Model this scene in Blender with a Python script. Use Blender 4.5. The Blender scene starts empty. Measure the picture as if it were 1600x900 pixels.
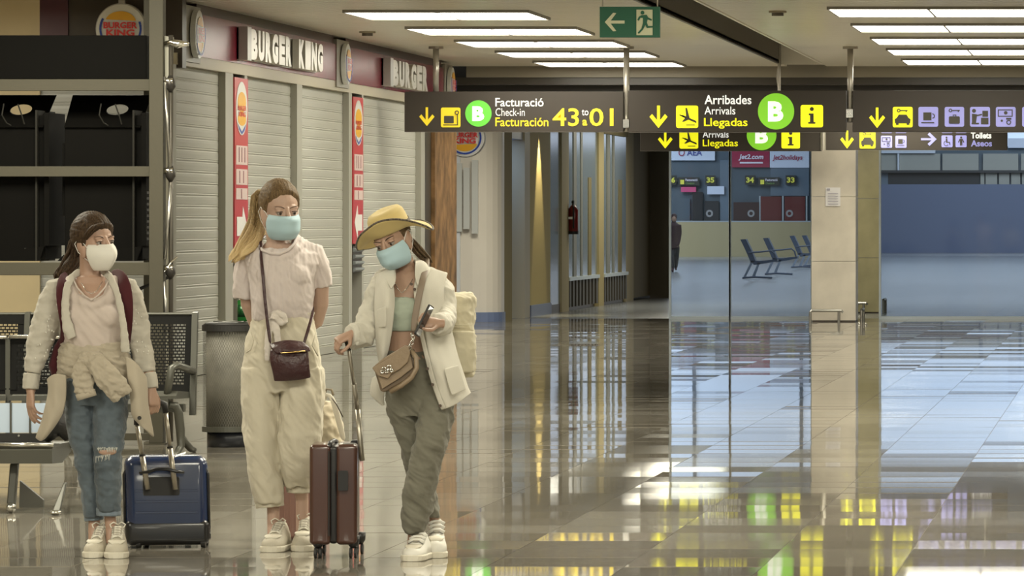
import bpy, bmesh, math, random
from mathutils import Vector, Matrix, noise
random.seed(7)
PI = math.pi
V = Vector
scn = bpy.context.scene
COL = scn.collection
F, HC, VX, VY = 8000.0, 1.5, 1770.0, 345.0      # focal length in px, eye height, vanishing point of the concourse

# ---------------------------------------------------------------- camera, world, exposure
cd = bpy.data.cameras.new('camera'); cam = bpy.data.objects.new('camera', cd); COL.objects.link(cam)
cam.location = (0, 0, HC); cam.rotation_euler = (PI/2, 0, 0)
cd.sensor_width = 36; cd.lens = F*36/1600
cd.shift_x = (800-VX)/1600; cd.shift_y = -(450-VY)/1600
cd.clip_start = .5; cd.clip_end = 900
scn.camera = cam
w = bpy.data.worlds.new('world'); scn.world = w; w.use_nodes = True
w.node_tree.nodes['Background'].inputs[0].default_value = (.80, .80, .74, 1)
w.node_tree.nodes['Background'].inputs[1].default_value = .52
scn.view_settings.view_transform = 'Standard'; scn.view_settings.look = 'None'
scn.view_settings.gamma = 1; scn.view_settings.use_curve_mapping = False
scn.view_settings.exposure = -.08
def area(loc, size, power, col, rot=(0,0,0), sy=None):
    l = bpy.data.lights.new('area', 'AREA'); l.energy = power; l.color = col; l.size = size
    if sy: l.shape = 'RECTANGLE'; l.size_y = sy
    o = bpy.data.objects.new('area_light', l); COL.objects.link(o); o.location = loc; o.rotation_euler = rot
    return o
WARM = (1, .945, .765)
for y in (4, 11, 18, 25, 32, 39):                       # rows of ceiling panels before the first one in view
    for x in (-7.0, -2.0, 4.0):
        area((x, y, 3.55), 1.9, 275, WARM)
for y in (52, 62): area((5, y, 3.55), 1.9, 300, WARM)
area((-3.5, 73, 3.28), 1.5, 230, WARM, sy=5)  # added fill lamp, brightens the front of the marble column
area((-9, 73, 3.28), 1.5, 150, WARM)  # extra lamp put in to lighten the pale walls facing the camera
area((-4.6, 80.6, 3.28), 1.0, 80, WARM)  # unseen lamp added to lift the olive column
area((-8, 90, 3.28), 1.2, 170, WARM, sy=8)  # another added lamp, lightens the corridor wall and its windows
area((-4, 224, 11), 10, 2600, (.86, .92, 1), rot=(math.radians(48), 0, 0))  # lamp added and tilted to brighten the blue hoarding
area((-11.7, 45, 3.5), 1.9, 150, WARM)  # unseen lamp added over the dark alley behind the rack
area((-13, 150, 13), 30, 10500, (.84, .91, 1), sy=60)    # cool daylight hall beyond the glass
area((-30, 205, 10), 20, 5500, (.84, .91, 1), sy=12)

# ---------------------------------------------------------------- helpers
def P(px, py, Y): return V(((px-VX)*Y/F, Y, HC-(py-VY)*Y/F))
def YS(s): return F/s
_m = {}
def mat(name, col, rough=.5, metal=0, emit=0, bump=None, var=None, spec=None, trans=0, alpha=None, coat=0, sheen=0, ecol=None):
    """principled material; var=(scale, amount, detail) mottles the colour, bump=(scale, strength)"""
    if name in _m: return _m[name]
    m = bpy.data.materials.new(name); m.use_nodes = True
    nt = m.node_tree; b = nt.nodes['Principled BSDF']; I = b.inputs
    c = (*col, 1); I['Base Color'].default_value = c
    I['Roughness'].default_value = rough; I['Metallic'].default_value = metal
    if spec is not None: I['Specular IOR Level'].default_value = spec
    if coat: I['Coat Weight'].default_value = coat; I['Coat Roughness'].default_value = .06
    if sheen: I['Sheen Weight'].default_value = sheen
    if trans: I['Transmission Weight'].default_value = trans
    if emit:
        I['Emission Color'].default_value = (*(ecol or col), 1); I['Emission Strength'].default_value = emit
    if bump or var: tc = nt.nodes.new('ShaderNodeTexCoord')
    if var:
        n = nt.nodes.new('ShaderNodeTexNoise'); n.inputs['Scale'].default_value = var[0]
        n.inputs['Detail'].default_value = var[2] if len(var) > 2 else 4
        nt.links.new(tc.outputs['Object'], n.inputs['Vector'])
        r = nt.nodes.new('ShaderNodeValToRGB'); a = var[1]
        r.color_ramp.elements[0].position = .3; r.color_ramp.elements[1].position = .7
        r.color_ramp.elements[0].color = (*[max(0, x*(1-a)) for x in col], 1)
        r.color_ramp.elements[1].color = (*[min(1, x*(1+a)) for x in col], 1)
        nt.links.new(n.outputs['Fac'], r.inputs['Fac']); nt.links.new(r.outputs['Color'], I['Base Color'])
    if bump:
        n = nt.nodes.new('ShaderNodeTexNoise'); n.inputs['Scale'].default_value = bump[0]; n.inputs['Detail'].default_value = 3
        nt.links.new(tc.outputs['Object'], n.inputs['Vector'])
        bp = nt.nodes.new('ShaderNodeBump'); bp.inputs['Strength'].default_value = bump[1]; bp.inputs['Distance'].default_value = .02
        nt.links.new(n.outputs['Fac'], bp.inputs['Height']); nt.links.new(bp.outputs['Normal'], I['Normal'])
    _m[name] = m
    return m

class MB:
    def __init__(s): s.v = []; s.f = []
    def add(s, vs, fs):
        k = len(s.v); s.v += [tuple(x) for x in vs]; s.f += [tuple(i+k for i in f) for f in fs]; return s
    def box(s, a, b):
        x0, x1 = sorted((a[0], b[0])); y0, y1 = sorted((a[1], b[1])); z0, z1 = sorted((a[2], b[2]))
        return s.add([(x0,y0,z0),(x1,y0,z0),(x1,y1,z0),(x0,y1,z0),(x0,y0,z1),(x1,y0,z1),(x1,y1,z1),(x0,y1,z1)],
                     [(0,3,2,1),(4,5,6,7),(0,1,5,4),(1,2,6,5),(2,3,7,6),(3,0,4,7)])
    def obox(s, c, u, v_, w_, r=0):
        """box by centre and three half-vectors; r bevels by chamfering the u-v outline"""
        c, u, v_, w_ = V(c), V(u), V(v_), V(w_)
        if r:
            lu, lv = u.length, v_.length; pts = []
            for sx, sy in ((1,1),(-1,1),(-1,-1),(1,-1)):
                cx, cy = sx*(lu-r), sy*(lv-r); a0 = math.atan2(sy, sx)
                for k in (-2,-1,0,1,2):
                    a = a0+k*PI/8; pts.append((cx+r*math.cos(a), cy+r*math.sin(a)))
            return s.prism([c-w_+u.normalized()*x+v_.normalized()*y for x, y in pts], w_*2)
        vs = [c+u*a+v_*b+w_*d for d in (-1,1) for a, b in ((-1,-1),(1,-1),(1,1),(-1,1))]
        return s.add(vs, [(0,3,2,1),(4,5,6,7),(0,1,5,4),(1,2,6,5),(2,3,7,6),(3,0,4,7)])
    def prism(s, pts, d):
        n = len(pts); d = V(d)
        vs = [V(p) for p in pts]+[V(p)+d for p in pts]
        return s.add(vs, [tuple(range(n-1,-1,-1)), tuple(range(n,2*n))]+[(i,(i+1)%n,n+(i+1)%n,n+i) for i in range(n)])
    def rings(s, R, cap=True, closed=True):
        n = len(R[0]); k = len(s.v)
        for r in R: s.v += [tuple(p) for p in r]
        for i in range(len(R)-1):
            for j in range(n if closed else n-1):
                a = k+i*n+j; b = k+i*n+(j+1)%n; s.f.append((a, b, b+n, a+n))
        if cap and closed:
            s.f.append(tuple(k+j for j in range(n-1,-1,-1))); s.f.append(tuple(k+(len(R)-1)*n+j for j in range(n)))
        return s
    def tube(s, pts, rad, n=8, flat=None, up=None, cap=True):
        """swept tube; rad number or list; flat = thickness ratio along 'up' side"""
        pts = [V(p) for p in pts]; m = len(pts)
        if not hasattr(rad, '__len__'): rad = [rad]*m
        R = []; prev = None
        for i, p in enumerate(pts):
            t = (pts[min(i+1, m-1)]-pts[max(i-1, 0)])
            if t.length < 1e-9: t = V((0,0,1))
            t.normalize()
            if up is not None: a = t.cross(V(up))
            elif prev is not None: a = prev-t*prev.dot(t)
            else: a = t.cross(V((0,0,1)) if abs(t.z) < .9 else V((0,1,0)))
            if a.length < 1e-6: a = t.cross(V((0,1,0)))
            a.normalize(); prev = a; b = t.cross(a); f = flat if flat is not None else 1
            R.append([p+a*rad[i]*math.cos(2*PI*j/n)+b*rad[i]*f*math.sin(2*PI*j/n) for j in range(n)])
        return s.rings(R, cap)
    def cyl(s, a, b, r, r2=None, n=12): return s.tube([a, b], [r, r if r2 is None else r2], n)
    def ell(s, c, r, nu=16, nv=10, M=None):
        c = V(c); R = []
        for i in range(1, nv):
            th = PI*i/nv
            ring = [V((r[0]*math.sin(th)*math.cos(2*PI*j/nu), r[1]*math.sin(th)*math.sin(2*PI*j/nu), -r[2]*math.cos(th))) for j in range(nu)]
            R.append([c+(M@q if M else q) for q in ring])
        k = len(s.v); s.rings(R, False)
        for z, base in ((-1, k), (1, k+(nv-2)*nu)):
            q = V((0,0,z*r[2])); q = M@q if M else q; s.v.append(tuple(c+q)); t = len(s.v)-1
            for j in range(nu):
                a, b = base+j, base+(j+1)%nu
                s.f.append((b, a, t) if z < 0 else (a, b, t))
        return s
    def disc(s, c, nrm, r, th=.01, n=32):
        c, nrm = V(c), V(nrm).normalized(); return s.tube([c, c+nrm*th], r, n)

ORG = {}
def link(name, me, m, parent=None, org=None, smooth=False):
    o = bpy.data.objects.new(name, me); COL.objects.link(o)
    if m is not None:
        for q in (m if isinstance(m, (list, tuple)) else [m]): me.materials.append(q)
    if parent is not None: o.parent = parent; ORG[o.name] = ORG[parent.name]
    else: ORG[o.name] = V(org) if org is not None else V((0,0,0)); o.location = ORG[o.name]
    if smooth:
        for p in me.polygons: p.use_smooth = True
    return o
def fixn(me):
    bm = bmesh.new(); bm.from_mesh(me); bmesh.ops.recalc_face_normals(bm, faces=bm.faces); bm.to_mesh(me); bm.free()
def obj(name, mb, m, parent=None, smooth=False, org=None, bevel=0, sub=0):
    if parent is not None: og = ORG[parent.name]
    elif org is not None: og = V(org)
    else:
        xs = [p[0] for p in mb.v]; ys = [p[1] for p in mb.v]; zs = [p[2] for p in mb.v]
        og = V(((min(xs)+max(xs))/2, (min(ys)+max(ys))/2, min(zs)))
    me = bpy.data.meshes.new(name)
    me.from_pydata([(p[0]-og.x, p[1]-og.y, p[2]-og.z) for p in mb.v], [], mb.f); fixn(me)
    o = link(name, me, m, parent, og, smooth)
    if bevel:
        q = o.modifiers.new('bevel', 'BEVEL'); q.width = bevel; q.segments = 2; q.limit_method = 'ANGLE'
    if sub:
        q = o.modifiers.new('sub', 'SUBSURF'); q.levels = q.render_levels = sub
    return o
def tag(o, label, cat, group=None):
    o['label'] = label; o['category'] = cat
    if group: o['group'] = group
    return o
def thing(name, label, cat, loc, group=None):
    o = bpy.data.objects.new(name, None); COL.objects.link(o); o.location = loc; o.empty_display_size = .1
    ORG[o.name] = V(loc); return tag(o, label, cat, group)
def struct(name, mb, m, parent=None, smooth=False):
    o = obj(name, mb, m, parent, smooth)
    if parent is None: o['kind'] = 'structure'
    return o
def kids(o): return [c for c in bpy.data.objects if c.parent == o]
def dup(o, parent=None):
    c = o.copy(); COL.objects.link(c); c.parent = parent
    ORG[c.name] = V(o.location) if parent is None else ORG[parent.name]
    for k in kids(o): dup(k, c)
    return c
def share(name, src, parent, loc=(0,0,0)):
    """another piece that shares the mesh data of src"""
    o = bpy.data.objects.new(name, src.data); COL.objects.link(o); o.parent = parent; o.location = loc
    ORG[o.name] = ORG[parent.name]; return o
_fc = {}
def text(s, box, Y, m, parent, name='lettering', bold=0.02, side=None, thick=.004, shear=0):
    """lettering fitted into the pixel box (x0,y0,x1,y1) at depth Y facing the camera; side=(origin, ux, uz, w, h) puts it elsewhere"""
    key = (s, bold, shear)
    if key not in _fc:
        cu = bpy.data.curves.new('t', 'FONT'); cu.body = s; cu.offset = bold; cu.shear = shear; cu.resolution_u = 3
        t = bpy.data.objects.new('t', cu); COL.objects.link(t); bpy.context.view_layer.update()
        me = bpy.data.meshes.new_from_object(t.evaluated_get(bpy.context.evaluated_depsgraph_get()))
        _fc[key] = ([tuple(v.co) for v in me.vertices], [tuple(p.vertices) for p in me.polygons])
        bpy.data.objects.remove(t); bpy.data.meshes.remove(me)
    vs, fs = _fc[key]
    x0, x1 = min(v[0] for v in vs), max(v[0] for v in vs); y0, y1 = min(v[1] for v in vs), max(v[1] for v in vs)
    if side: o_, ux, uz, W_, H_ = side; o_, ux, uz = V(o_), V(ux), V(uz)
    else:
        o_ = P(box[0], box[3], Y); ux, uz = V((1,0,0)), V((0,0,1)); W_ = (box[2]-box[0])*Y/F; H_ = (box[3]-box[1])*Y/F
    nrm = ux.cross(uz)*thick
    mb = MB(); pts = [o_+ux*((v[0]-x0)/(x1-x0)*W_)+uz*((v[1]-y0)/(y1-y0)*H_)+nrm for v in vs]
    mb.add(pts, fs)
    og = ORG[parent.name]; me = bpy.data.meshes.new(name); me.from_pydata([tuple(V(p)-og) for p in mb.v], [], mb.f)
    return link(name, me, m, parent)
class Ico:
    """flat print drawn in a unit square laid over a pixel box at depth Y (or on any plane)"""
    def __init__(s, box, Y, o=None, ux=None, uz=None, W=None, H=None):
        if o is None:
            o = P(box[0], box[3], Y); ux, uz = V((1,0,0)), V((0,0,1)); W = (box[2]-box[0])*Y/F; H = (box[3]-box[1])*Y/F
        s.o, s.ux, s.uz, s.n = V(o), V(ux)*W, V(uz)*H, V(ux).cross(V(uz)); s.mb = MB(); s.l = 0
    def poly(s, pts, d=None):
        s.l += .0006
        off = s.n*((d or 0)+s.l)
        s.mb.prism([s.o+s.ux*x+s.uz*y+off for x, y in pts], s.n*.003); return s
    def rect(s, x0, y0, x1, y1): return s.poly([(x0,y0),(x1,y0),(x1,y1),(x0,y1)])
    def rrect(s, x0, y0, x1, y1, r=.1):
        p = []
        for cx, cy, a0 in ((x1-r,y1-r,0),(x0+r,y1-r,90),(x0+r,y0+r,180),(x1-r,y0+r,270)):
            for k in range(4): a = math.radians(a0+k*30); p.append((cx+r*math.cos(a), cy+r*math.sin(a)))
        return s.poly(p)
    def circ(s, x, y, r, ry=None, n=24): return s.poly([(x+r*math.cos(2*PI*k/n), y+(ry or r)*math.sin(2*PI*k/n)) for k in range(n)])
    def line(s, a, b, w):
        d = V((b[0]-a[0], b[1]-a[1])); q = V((-d.y, d.x)).normalized()*w/2
        return s.poly([(a[0]+q.x,a[1]+q.y),(b[0]+q.x,b[1]+q.y),(b[0]-q.x,b[1]-q.y),(a[0]-q.x,a[1]-q.y)])
    def ring(s, x, y, r, w, a0=0, a1=360, n=20):
        P1 = [(x+r*math.cos(math.radians(a0+(a1-a0)*k/n)), y+r*math.sin(math.radians(a0+(a1-a0)*k/n))) for k in range(n+1)]
        for k in range(n): s.line(P1[k], P1[k+1], w)
        return s
    def down(s): return s.poly([(.5,0),(1,.5),(.86,.62),(.58,.34),(.58,1),(.42,1),(.42,.34),(.14,.62),(0,.5)])
    def right(s): return s.poly([(1,.5),(.55,1),(.42,.85),(.68,.58),(0,.58),(0,.42),(.68,.42),(.42,.15),(.55,0)])
    def put(s, name, m, parent): return obj(name, s.mb, m, parent)
# ---------------------------------------------------------------- materials of the setting
M_tile = mat('floor_tile', (.22, .20, .165), .035, var=(70, .22, 6), spec=.6)
M_tile2 = mat('floor_tile_pale', (.26, .24, .20), .045, var=(70, .2, 6), spec=.6)
M_grout = mat('grout', (.12, .105, .085), .6)
M_ceil = mat('ceiling_metal', (.88, .83, .70), .28, spec=.12)
M_ceil2 = mat('ceiling_joint', (.16, .14, .11), .5)
M_dark = mat('dark_soffit', (.035, .030, .024), .5)
M_cream = mat('cream_wall', (.62, .52, .33), .55, var=(2, .06))
M_shut = mat('shutter_metal', (.43, .425, .365), .5, metal=0, spec=.2)
M_shutf = mat('shutter_frame', (.38, .37, .31), .5, spec=.2)
M_burg = mat('burgundy_gloss', (.17, .010, .026), .25, spec=.10)
M_beam = mat('beige_beam', (.42, .37, .26), .45)
M_brown = mat('dark_brown_panel', (.045, .032, .02), .4)
M_plum = mat('plum_panel', (.075, .02, .035), .35)
M_red = mat('banner_red', (.50, .035, .045), .35)
M_white = mat('print_white', (.80, .78, .72), .4)
M_whitel = mat('disc_white', (.72, .72, .68), .3)
M_steel = mat('brushed_steel', (.42, .41, .38), .3, metal=.9)
M_chrome = mat('chrome', (.75, .74, .70), .12, metal=1)
M_black = mat('black_plastic', (.012, .011, .010), .55)

# ---------------------------------------------------------------- floor of separate slightly uneven stone tiles
fl = MB().box((-42, -2, -.05), (14, 262, -.006)); floor = struct('floor', fl, M_grout)
T_ = .6; X0 = -.67*1.5
def tile_geo(mb, i, j, tilt):
    x0, x1 = X0+i*T_+.0015, X0+(i+1)*T_-.0015; y0, y1 = j*T_+.0015, (j+1)*T_-.0015
    rx, ry = random.gauss(0, tilt), random.gauss(0, tilt*.35)
    cx, cy = (x0+x1)/2, (y0+y1)/2
    z = lambda x, y: (x-cx)*ry+(y-cy)*rx
    t = [(x0,y0,z(x0,y0)),(x1,y0,z(x1,y0)),(x1,y1,z(x1,y1)),(x0,y1,z(x0,y1))]
    mb.add([(p[0],p[1],-.02) for p in t]+t, [(4,5,6,7),(0,1,5,4),(1,2,6,5),(2,3,7,6),(3,0,4,7)])
hallf = MB(); cnt = 0; rest = MB(); rest2 = MB()
for j in range(-3, 430):
    y = j*T_
    xl, xr = (-VX)*(y+.6)/F-.8, (1600-VX)*y/F+.8
    if y < 20: xl, xr = -9, 6
    for i in range(int((xl-X0)//T_), int((xr+3-X0)//T_)+1):
        vis = 21 <= y and X0+i*T_ < (1600-VX)*y/F+.1 and X0+(i+1)*T_ > -VX*y/F
        if vis and cnt < 298:
            mb = MB(); tile_geo(mb, i, j, .0022)
            obj('stone_tile', mb, M_tile2 if random.random() < .3 else M_tile, floor); cnt += 1
        elif y > 78.3: tile_geo(hallf, i, j, .0004)
        else: tile_geo(rest2 if random.random() < .3 else rest, i, j, .0021 if y < 90 else .0008)
for mb, m in ((rest, M_tile), (rest2, M_tile2), (hallf, mat('hall_floor_tile', (.24,.25,.255), .2, spec=.35))): obj('stone_tiles', mb, m, floor)['kind'] = 'stuff'

# ---------------------------------------------------------------- ceiling of metal strips with a recessed channel
ZC = 3.6; YE = 69.6
GX0, GX1 = -4.70, -4.16
def strips(mb, x0, x1, y0=18):
    n = int((YE-y0)/.3)
    for k in range(n):
        a = y0+k*.3; mb.box((x0, a+.02, ZC), (x1, a+.28, ZC+.02))
c_ = MB().box((-9.3, -2, ZC+.35), (13, YE, ZC+.45)); c_.box((-14, -2, ZC+.02), (-9.3, 48.5, ZC+.1))
ceil = struct('ceiling', c_, M_ceil2)
for x0, x1 in ((-14, GX0), (GX1, 13)):
    s_ = MB(); strips(s_, x0, x1)
    o = obj('ceiling_strips', s_, M_ceil, ceil); o['kind'] = 'stuff'
    obj('backing_sheet', MB().box((x0, -2, ZC+.02), (x1, YE, ZC+.04)).box((x0, -2, ZC), (x1, 17.95, ZC+.02)), mat('ceiling_gap', (.13,.115,.09), .5), ceil)
struct('trim_1', MB().box((GX0-.03, 18, ZC-.012), (GX0, YE-1.2, ZC+.36)), mat('channel_side', (.10,.085,.065), .4))
struct('trim_2', MB().box((GX1, 18, ZC-.012), (GX1+.03, YE-1.2, ZC+.36)), M_ceil)
struct('trim_3', MB().box((GX0-.03, YE-1.2, ZC-.01), (GX1+.03, YE-1.1, ZC+.36)), M_ceil)
struct('trim_4', MB().box((-9.06, YE, ZC-.15), (13, YE+.06, ZC+.4)), mat('ceiling_edge', (.30,.27,.21), .5))
struct('wall_right', MB().box((13, -2, 0), (13.2, 103, ZC+.4)), mat('side_wall', (.30,.27,.21), .6))
struct('wall_bulkhead', MB().box((-10.2, YE+.5, 2.85), (13, YE+.7, 4.2)), M_dark)
struct('ceiling_lower', MB().box((-10.2, YE+.06, 3.35), (13, YE+.5, 3.45)).box((-12, YE+.7, 3.3), (13, 103, 3.4)), mat('lower_ceiling', (.06,.052,.04), .35))
# smoke detectors on the ceiling
def onceil(px, py): s = (VY-py)/(ZC-HC); return V(((px-VX)/s, F/s, ZC))
for px, py, lab in ((1215, 17, 'small round ceiling smoke detector right of the green exit sign'), (574, 49, 'small square ceiling sensor above the burgundy fascia')):
    p = onceil(px, py); t = thing('smoke_detector', lab, 'detector', p)
    obj('base', MB().disc(p-V((0,0,.02)), (0,0,1), .09, .02), M_beam, t); obj('sensor_head', MB().disc(p-V((0,0,.05)), (0,0,1), .06, .03), M_ceil2, t)

# ---------------------------------------------------------------- ceiling lights
M_lite = mat('light_diffuser', (1, .98, .93), .5, emit=11, ecol=(1, .955, .82))
M_lfr = mat('light_frame', (.30, .28, .24), .4)
left_rows = [50.99, 55.35, 59.35, 63.15, 67.1]; right_rows = [50.2, 54.4, 58.4, 62.2, 66.2]
names5 = ['nearest', 'second nearest', 'middle', 'second farthest', 'farthest']
def clight(x0, x1, y, lab, grp):
    t = thing('ceiling_light', lab, 'light', ((x0+x1)/2, y+.9, ZC-.03), grp)
    xm = (x0+x1)/2
    fr = MB()
    for a, b in (((x0-.02,y-.02),(x1+.02,y)), ((x0-.02,y+1.85),(x1+.02,y+1.87)), ((x0-.02,y),(x0,y+1.85)), ((x1,y),(x1+.02,y+1.85)), ((xm-.012,y),(xm+.012,y+1.85))):
        fr.box((a[0],a[1],ZC-.03), (b[0],b[1],ZC+.0))
    obj('frame', fr, M_lfr, t)
    for a, b in ((x0, xm-.012), (xm+.012, x1)): obj('diffuser', MB().box((a, y, ZC-.022), (b, y+1.85, ZC-.002)), M_lite, t)
for k, y in enumerate(left_rows): clight(-7.85, -6.03, y, f'twin white ceiling light panel beside the burgundy fascia, {names5[k]} of that row', 'ceiling lights left of the channel')
for k, y in enumerate(right_rows): clight(-2.98, -1.03, y, f'twin white ceiling light panel at the right of the frame, {names5[k]} of that row', 'ceiling lights right of the channel')

# ---------------------------------------------------------------- shop front: shutters, fascia, banners
WX = -9.06
def yw(px): return -WX*F/(VX-px)
struct('wall_left', MB().box((WX-.45, 48.75, 0), (WX-.25, 69.0, ZC)), M_brown)
struct('trim_5', MB().box((WX-.25, 48.42, 2.98), (WX+.02, 68.4, 3.09)), M_beam)
def shutter(px0, px1, lab):
    y0, y1 = yw(px0), yw(px1)
    t = thing('roller_shutter', lab, 'shutter', (WX, (y0+y1)/2, 0), 'roller shutters of the closed shop')
    n = 27; h = 2.98/n; first = None
    prof = [(0, 0), (.0035, .06), (.0045, .45), (.0035, .70), (-.001, .76), (-.001, .82), (.004, .88), (.004, .95), (0, 1)]
    for k in range(n):
        if first is None:
            mb = MB(); r = [[V((WX-.06+d, y, z*h)) for d, z in prof] for y in (y0, y1)]; mb.rings(r, False, False)
            first = obj('slat', mb, M_shut, t)
        else: share('slat', first, t, (0, 0, k*h))
    obj('bottom_rail', MB().box((WX-.07, y0, .004), (WX-.0, y1, .09)), M_shutf, t)
    return t
shutter(273, 350, 'pale grey roller shutter nearest the metal rack')
shutter(384, 462, 'pale grey roller shutter behind the woman with the ponytail')
shutter(470, 543, 'pale grey roller shutter between the ponytail and the straw-coloured hat')
shutter(566, 656, 'pale grey roller shutter behind the woman in the hat, farthest of the row')
def post(px0, px1, n):
    struct(f'trim_{n}', MB().box((WX-.12, yw(px0), 0), (WX+.015, yw(px1), 2.98)), M_shutf)
for n, (a, b) in enumerate(((262, 273), (350, 362), (462, 470), (543, 548), (656, 662), (380, 384), (563.5, 566))): post(a, b, 6+n)
# red banners on the posts
def burger(mbs, o, ux, uz, r, parent, name='logo'):
    """round shop emblem: white disc, yellow bun halves, red words, blue crescent"""
    W = 2*r; o = V(o)-V(ux)*r-V(uz)*r
    def I(): return Ico(None, 0, o, ux, uz, W, W)
    a = I(); a.ring(.5, .5, .43, .045, 150, 380, 26); a.put('blue_crescent', mat('logo_blue', (.02,.06,.36), .35), parent)
    def half(sgn):
        return [(.5+.33*math.cos(math.radians(t)), .5+sgn*(.13+.24*math.sin(math.radians(t)))) for t in range(8, 173, 12)]
    for h_ in (half(1), half(-1)[::-1]): b = I(); b.l = .001; b.poly(h_); b.put('bun', mat('logo_yellow', (.80,.42,.03), .35), parent)
    mr = mat('logo_red', (.62,.03,.03), .35)
    for s, y0, y1, x0, x1 in (('BURGER', .50, .64, .14, .86), ('KING', .34, .485, .2, .8)):
        text(s, None, 0, mr, parent, side=(o+V(ux)*W*x0+V(uz)*W*y0+V(ux).cross(V(uz))*.012, ux, uz, W*(x1-x0), W*(y1-y0)), bold=.04)
def banner(px0, px1, top, bot, lab, flip):
    y0, y1 = yw(px0), yw(px1)
    t = thing('banner', lab, 'banner', (WX+.03, y0, bot), 'tall red banners on the shutter posts')
    obj('panel', MB().box((WX+.015, y0, bot), (WX+.03, y1, top)), M_red, t)
    H = top-bot; W = y1-y0; o = V((WX+.031, y0, bot))
    I = lambda: Ico(None, 0, o, (0,1,0), (0,0,1), W, H)
    a = I(); a.circ(.5, .825, .42, .155); a.put('logo_disc', M_whitel, t)
    for yy, rr in ((.86, .06), (.765, .04)): b = I(); b.l = .002; b.circ(.5, yy, .3, rr); b.put('bun', mat('logo_yellow', (.80,.42,.03), .35), t)
    c = I(); c.l = .002; c.poly([(.2,.735),(.5,.69),(.8,.735),(.7,.70),(.5,.675),(.3,.70)]); c.put('blue_crescent', mat('logo_blue', (.02,.06,.36), .35), t)
    text('BURGER', None, 0, mat('logo_red', (.62,.03,.03), .35), t, side=(o+V((.004, W*.18, H*.812)), (0,1,0), (0,0,1), W*.64, H*.028), bold=.03)
    text('KING', None, 0, mat('logo_red', (.62,.03,.03), .35), t, side=(o+V((.004, W*.24, H*.777)), (0,1,0), (0,0,1), W*.52, H*.028), bold=.03)
    for (z0, z1) in ((.50, .61), (.385, .475), (.30, .365)):
        d = I(); d.rect(.08, z0, .92, z1); d.put('text_field', mat('banner_field', (.66,.52,.47), .4), t)
    for z0, z1, xs in ((.515, .60, (.3, .5, .72)), (.395, .465, (.34, .62)), (.305, .36, (.47,))):
        for x in xs: g = I(); g.l = .004; g.rect(x-.03, z0, x+.03, z1); g.put('print_stroke', mat('banner_stroke', (.42,.22,.22), .5), t)
    e = I(); pts = [(.1,.115),(.5,.115),(.5,.02),(.95,.14),(.5,.26),(.5,.165),(.1,.165)]
    pts = [(.14,.09),(.55,.09),(.6,.03),(.9,.145),(.6,.26),(.55,.20),(.14,.20)]
    if flip: pts = [(1-x, z) for x, z in pts][::-1]
    e.poly(pts); e.put('arrow', M_white, t)
def vent(px0, px1, z1, lab):
    y0, y1 = yw(px0), yw(px1); t = thing('vent_grille', lab, 'vent', (WX+.02, y0, .9))
    obj('backing', MB().box((WX+.0151, y0, .9), (WX+.018, y1, z1)), M_brown, t)
    n = int((z1-.9)/.075); first = None
    for k in range(n):
        if first is None: first = obj('blade', MB().prism([(WX+.018, y0, .91), (WX+.05, y0, .93), (WX+.05, y0, .95), (WX+.018, y0, .955)], (0, y1-y0, 0)), M_shutb2, t)
        else: share('blade', first, t, (0, 0, k*.075))
M_shutb2 = mat('vent_blade', (.25,.27,.27), .5, spec=.2)
def zat(px, py): return HC-(py-VY)*yw(px)/F
banner(362, 383, zat(372, 122), zat(372, 393), 'tall red banner with a white arrow pointing right, nearer the rack', False)
banner(548, 563.5, zat(556, 152), zat(556, 381), 'tall red banner with a white arrow pointing left, above the hat brim', True)
vent(549, 563, zat(556, 384), 'dark louvred vent on the post below the banner by the hat')
vent(363, 382, zat(372, 396), 'dark louvred vent on the post below the banner by the ponytail')
# fascia sections
def fascia(px0, px1, lab):
    t = thing('shop_fascia', lab, 'fascia', (WX, yw((px0+px1)/2), 3.09), 'burgundy fascia sections')
    obj('panel', MB().box((WX-.2, yw(px0), 3.09), (WX+.03, yw(px1), 3.5)), M_burg, t)
    obj('top_trim', MB().box((WX-.2, yw(px0), 3.5), (WX+.0, yw(px1), 3.6)), mat('dark_red', (.045,.008,.01), .4), t)
    return t
f1 = fascia(307, 521, 'long burgundy shop fascia above the nearer shutters')
f2 = fascia(540, 676, 'burgundy shop fascia above the farther shutters')
f3 = fascia(677, 689, 'short burgundy fascia end section beside the pole')
def letterbox(f, px0, px1, s, n):
    y0, y1 = yw(px0), yw(px1)
    obj('sign_box', MB().box((WX+.03, y0-.25, 3.13), (WX+.05, y1, 3.45)).box((WX+.03, y0-.25, 3.12), (WX+.14, y0-.02, 3.46)), mat('sign_box_grey', (.42,.41,.38), .35, metal=.5), f)
    L = (y1-y0)/n*1.0
    for k, ch in enumerate(s):
        if ch != ' ':
            q = text(ch, None, 0, mat('letter_silver', (.60,.57,.50), .3, metal=.45), f, name='raised_letter', side=((WX+.13, y0+k*L+.01, 3.135), (0,1,0), (0,0,1), L*.86, .31), bold=.07)
            z = q.modifiers.new('s', 'SOLIDIFY'); z.thickness = .07; z.offset = -1
letterbox(f1, 372, 487, 'BURGER KING', 11)
letterbox(f2, 597, 653, 'BURGER', 6)
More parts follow.
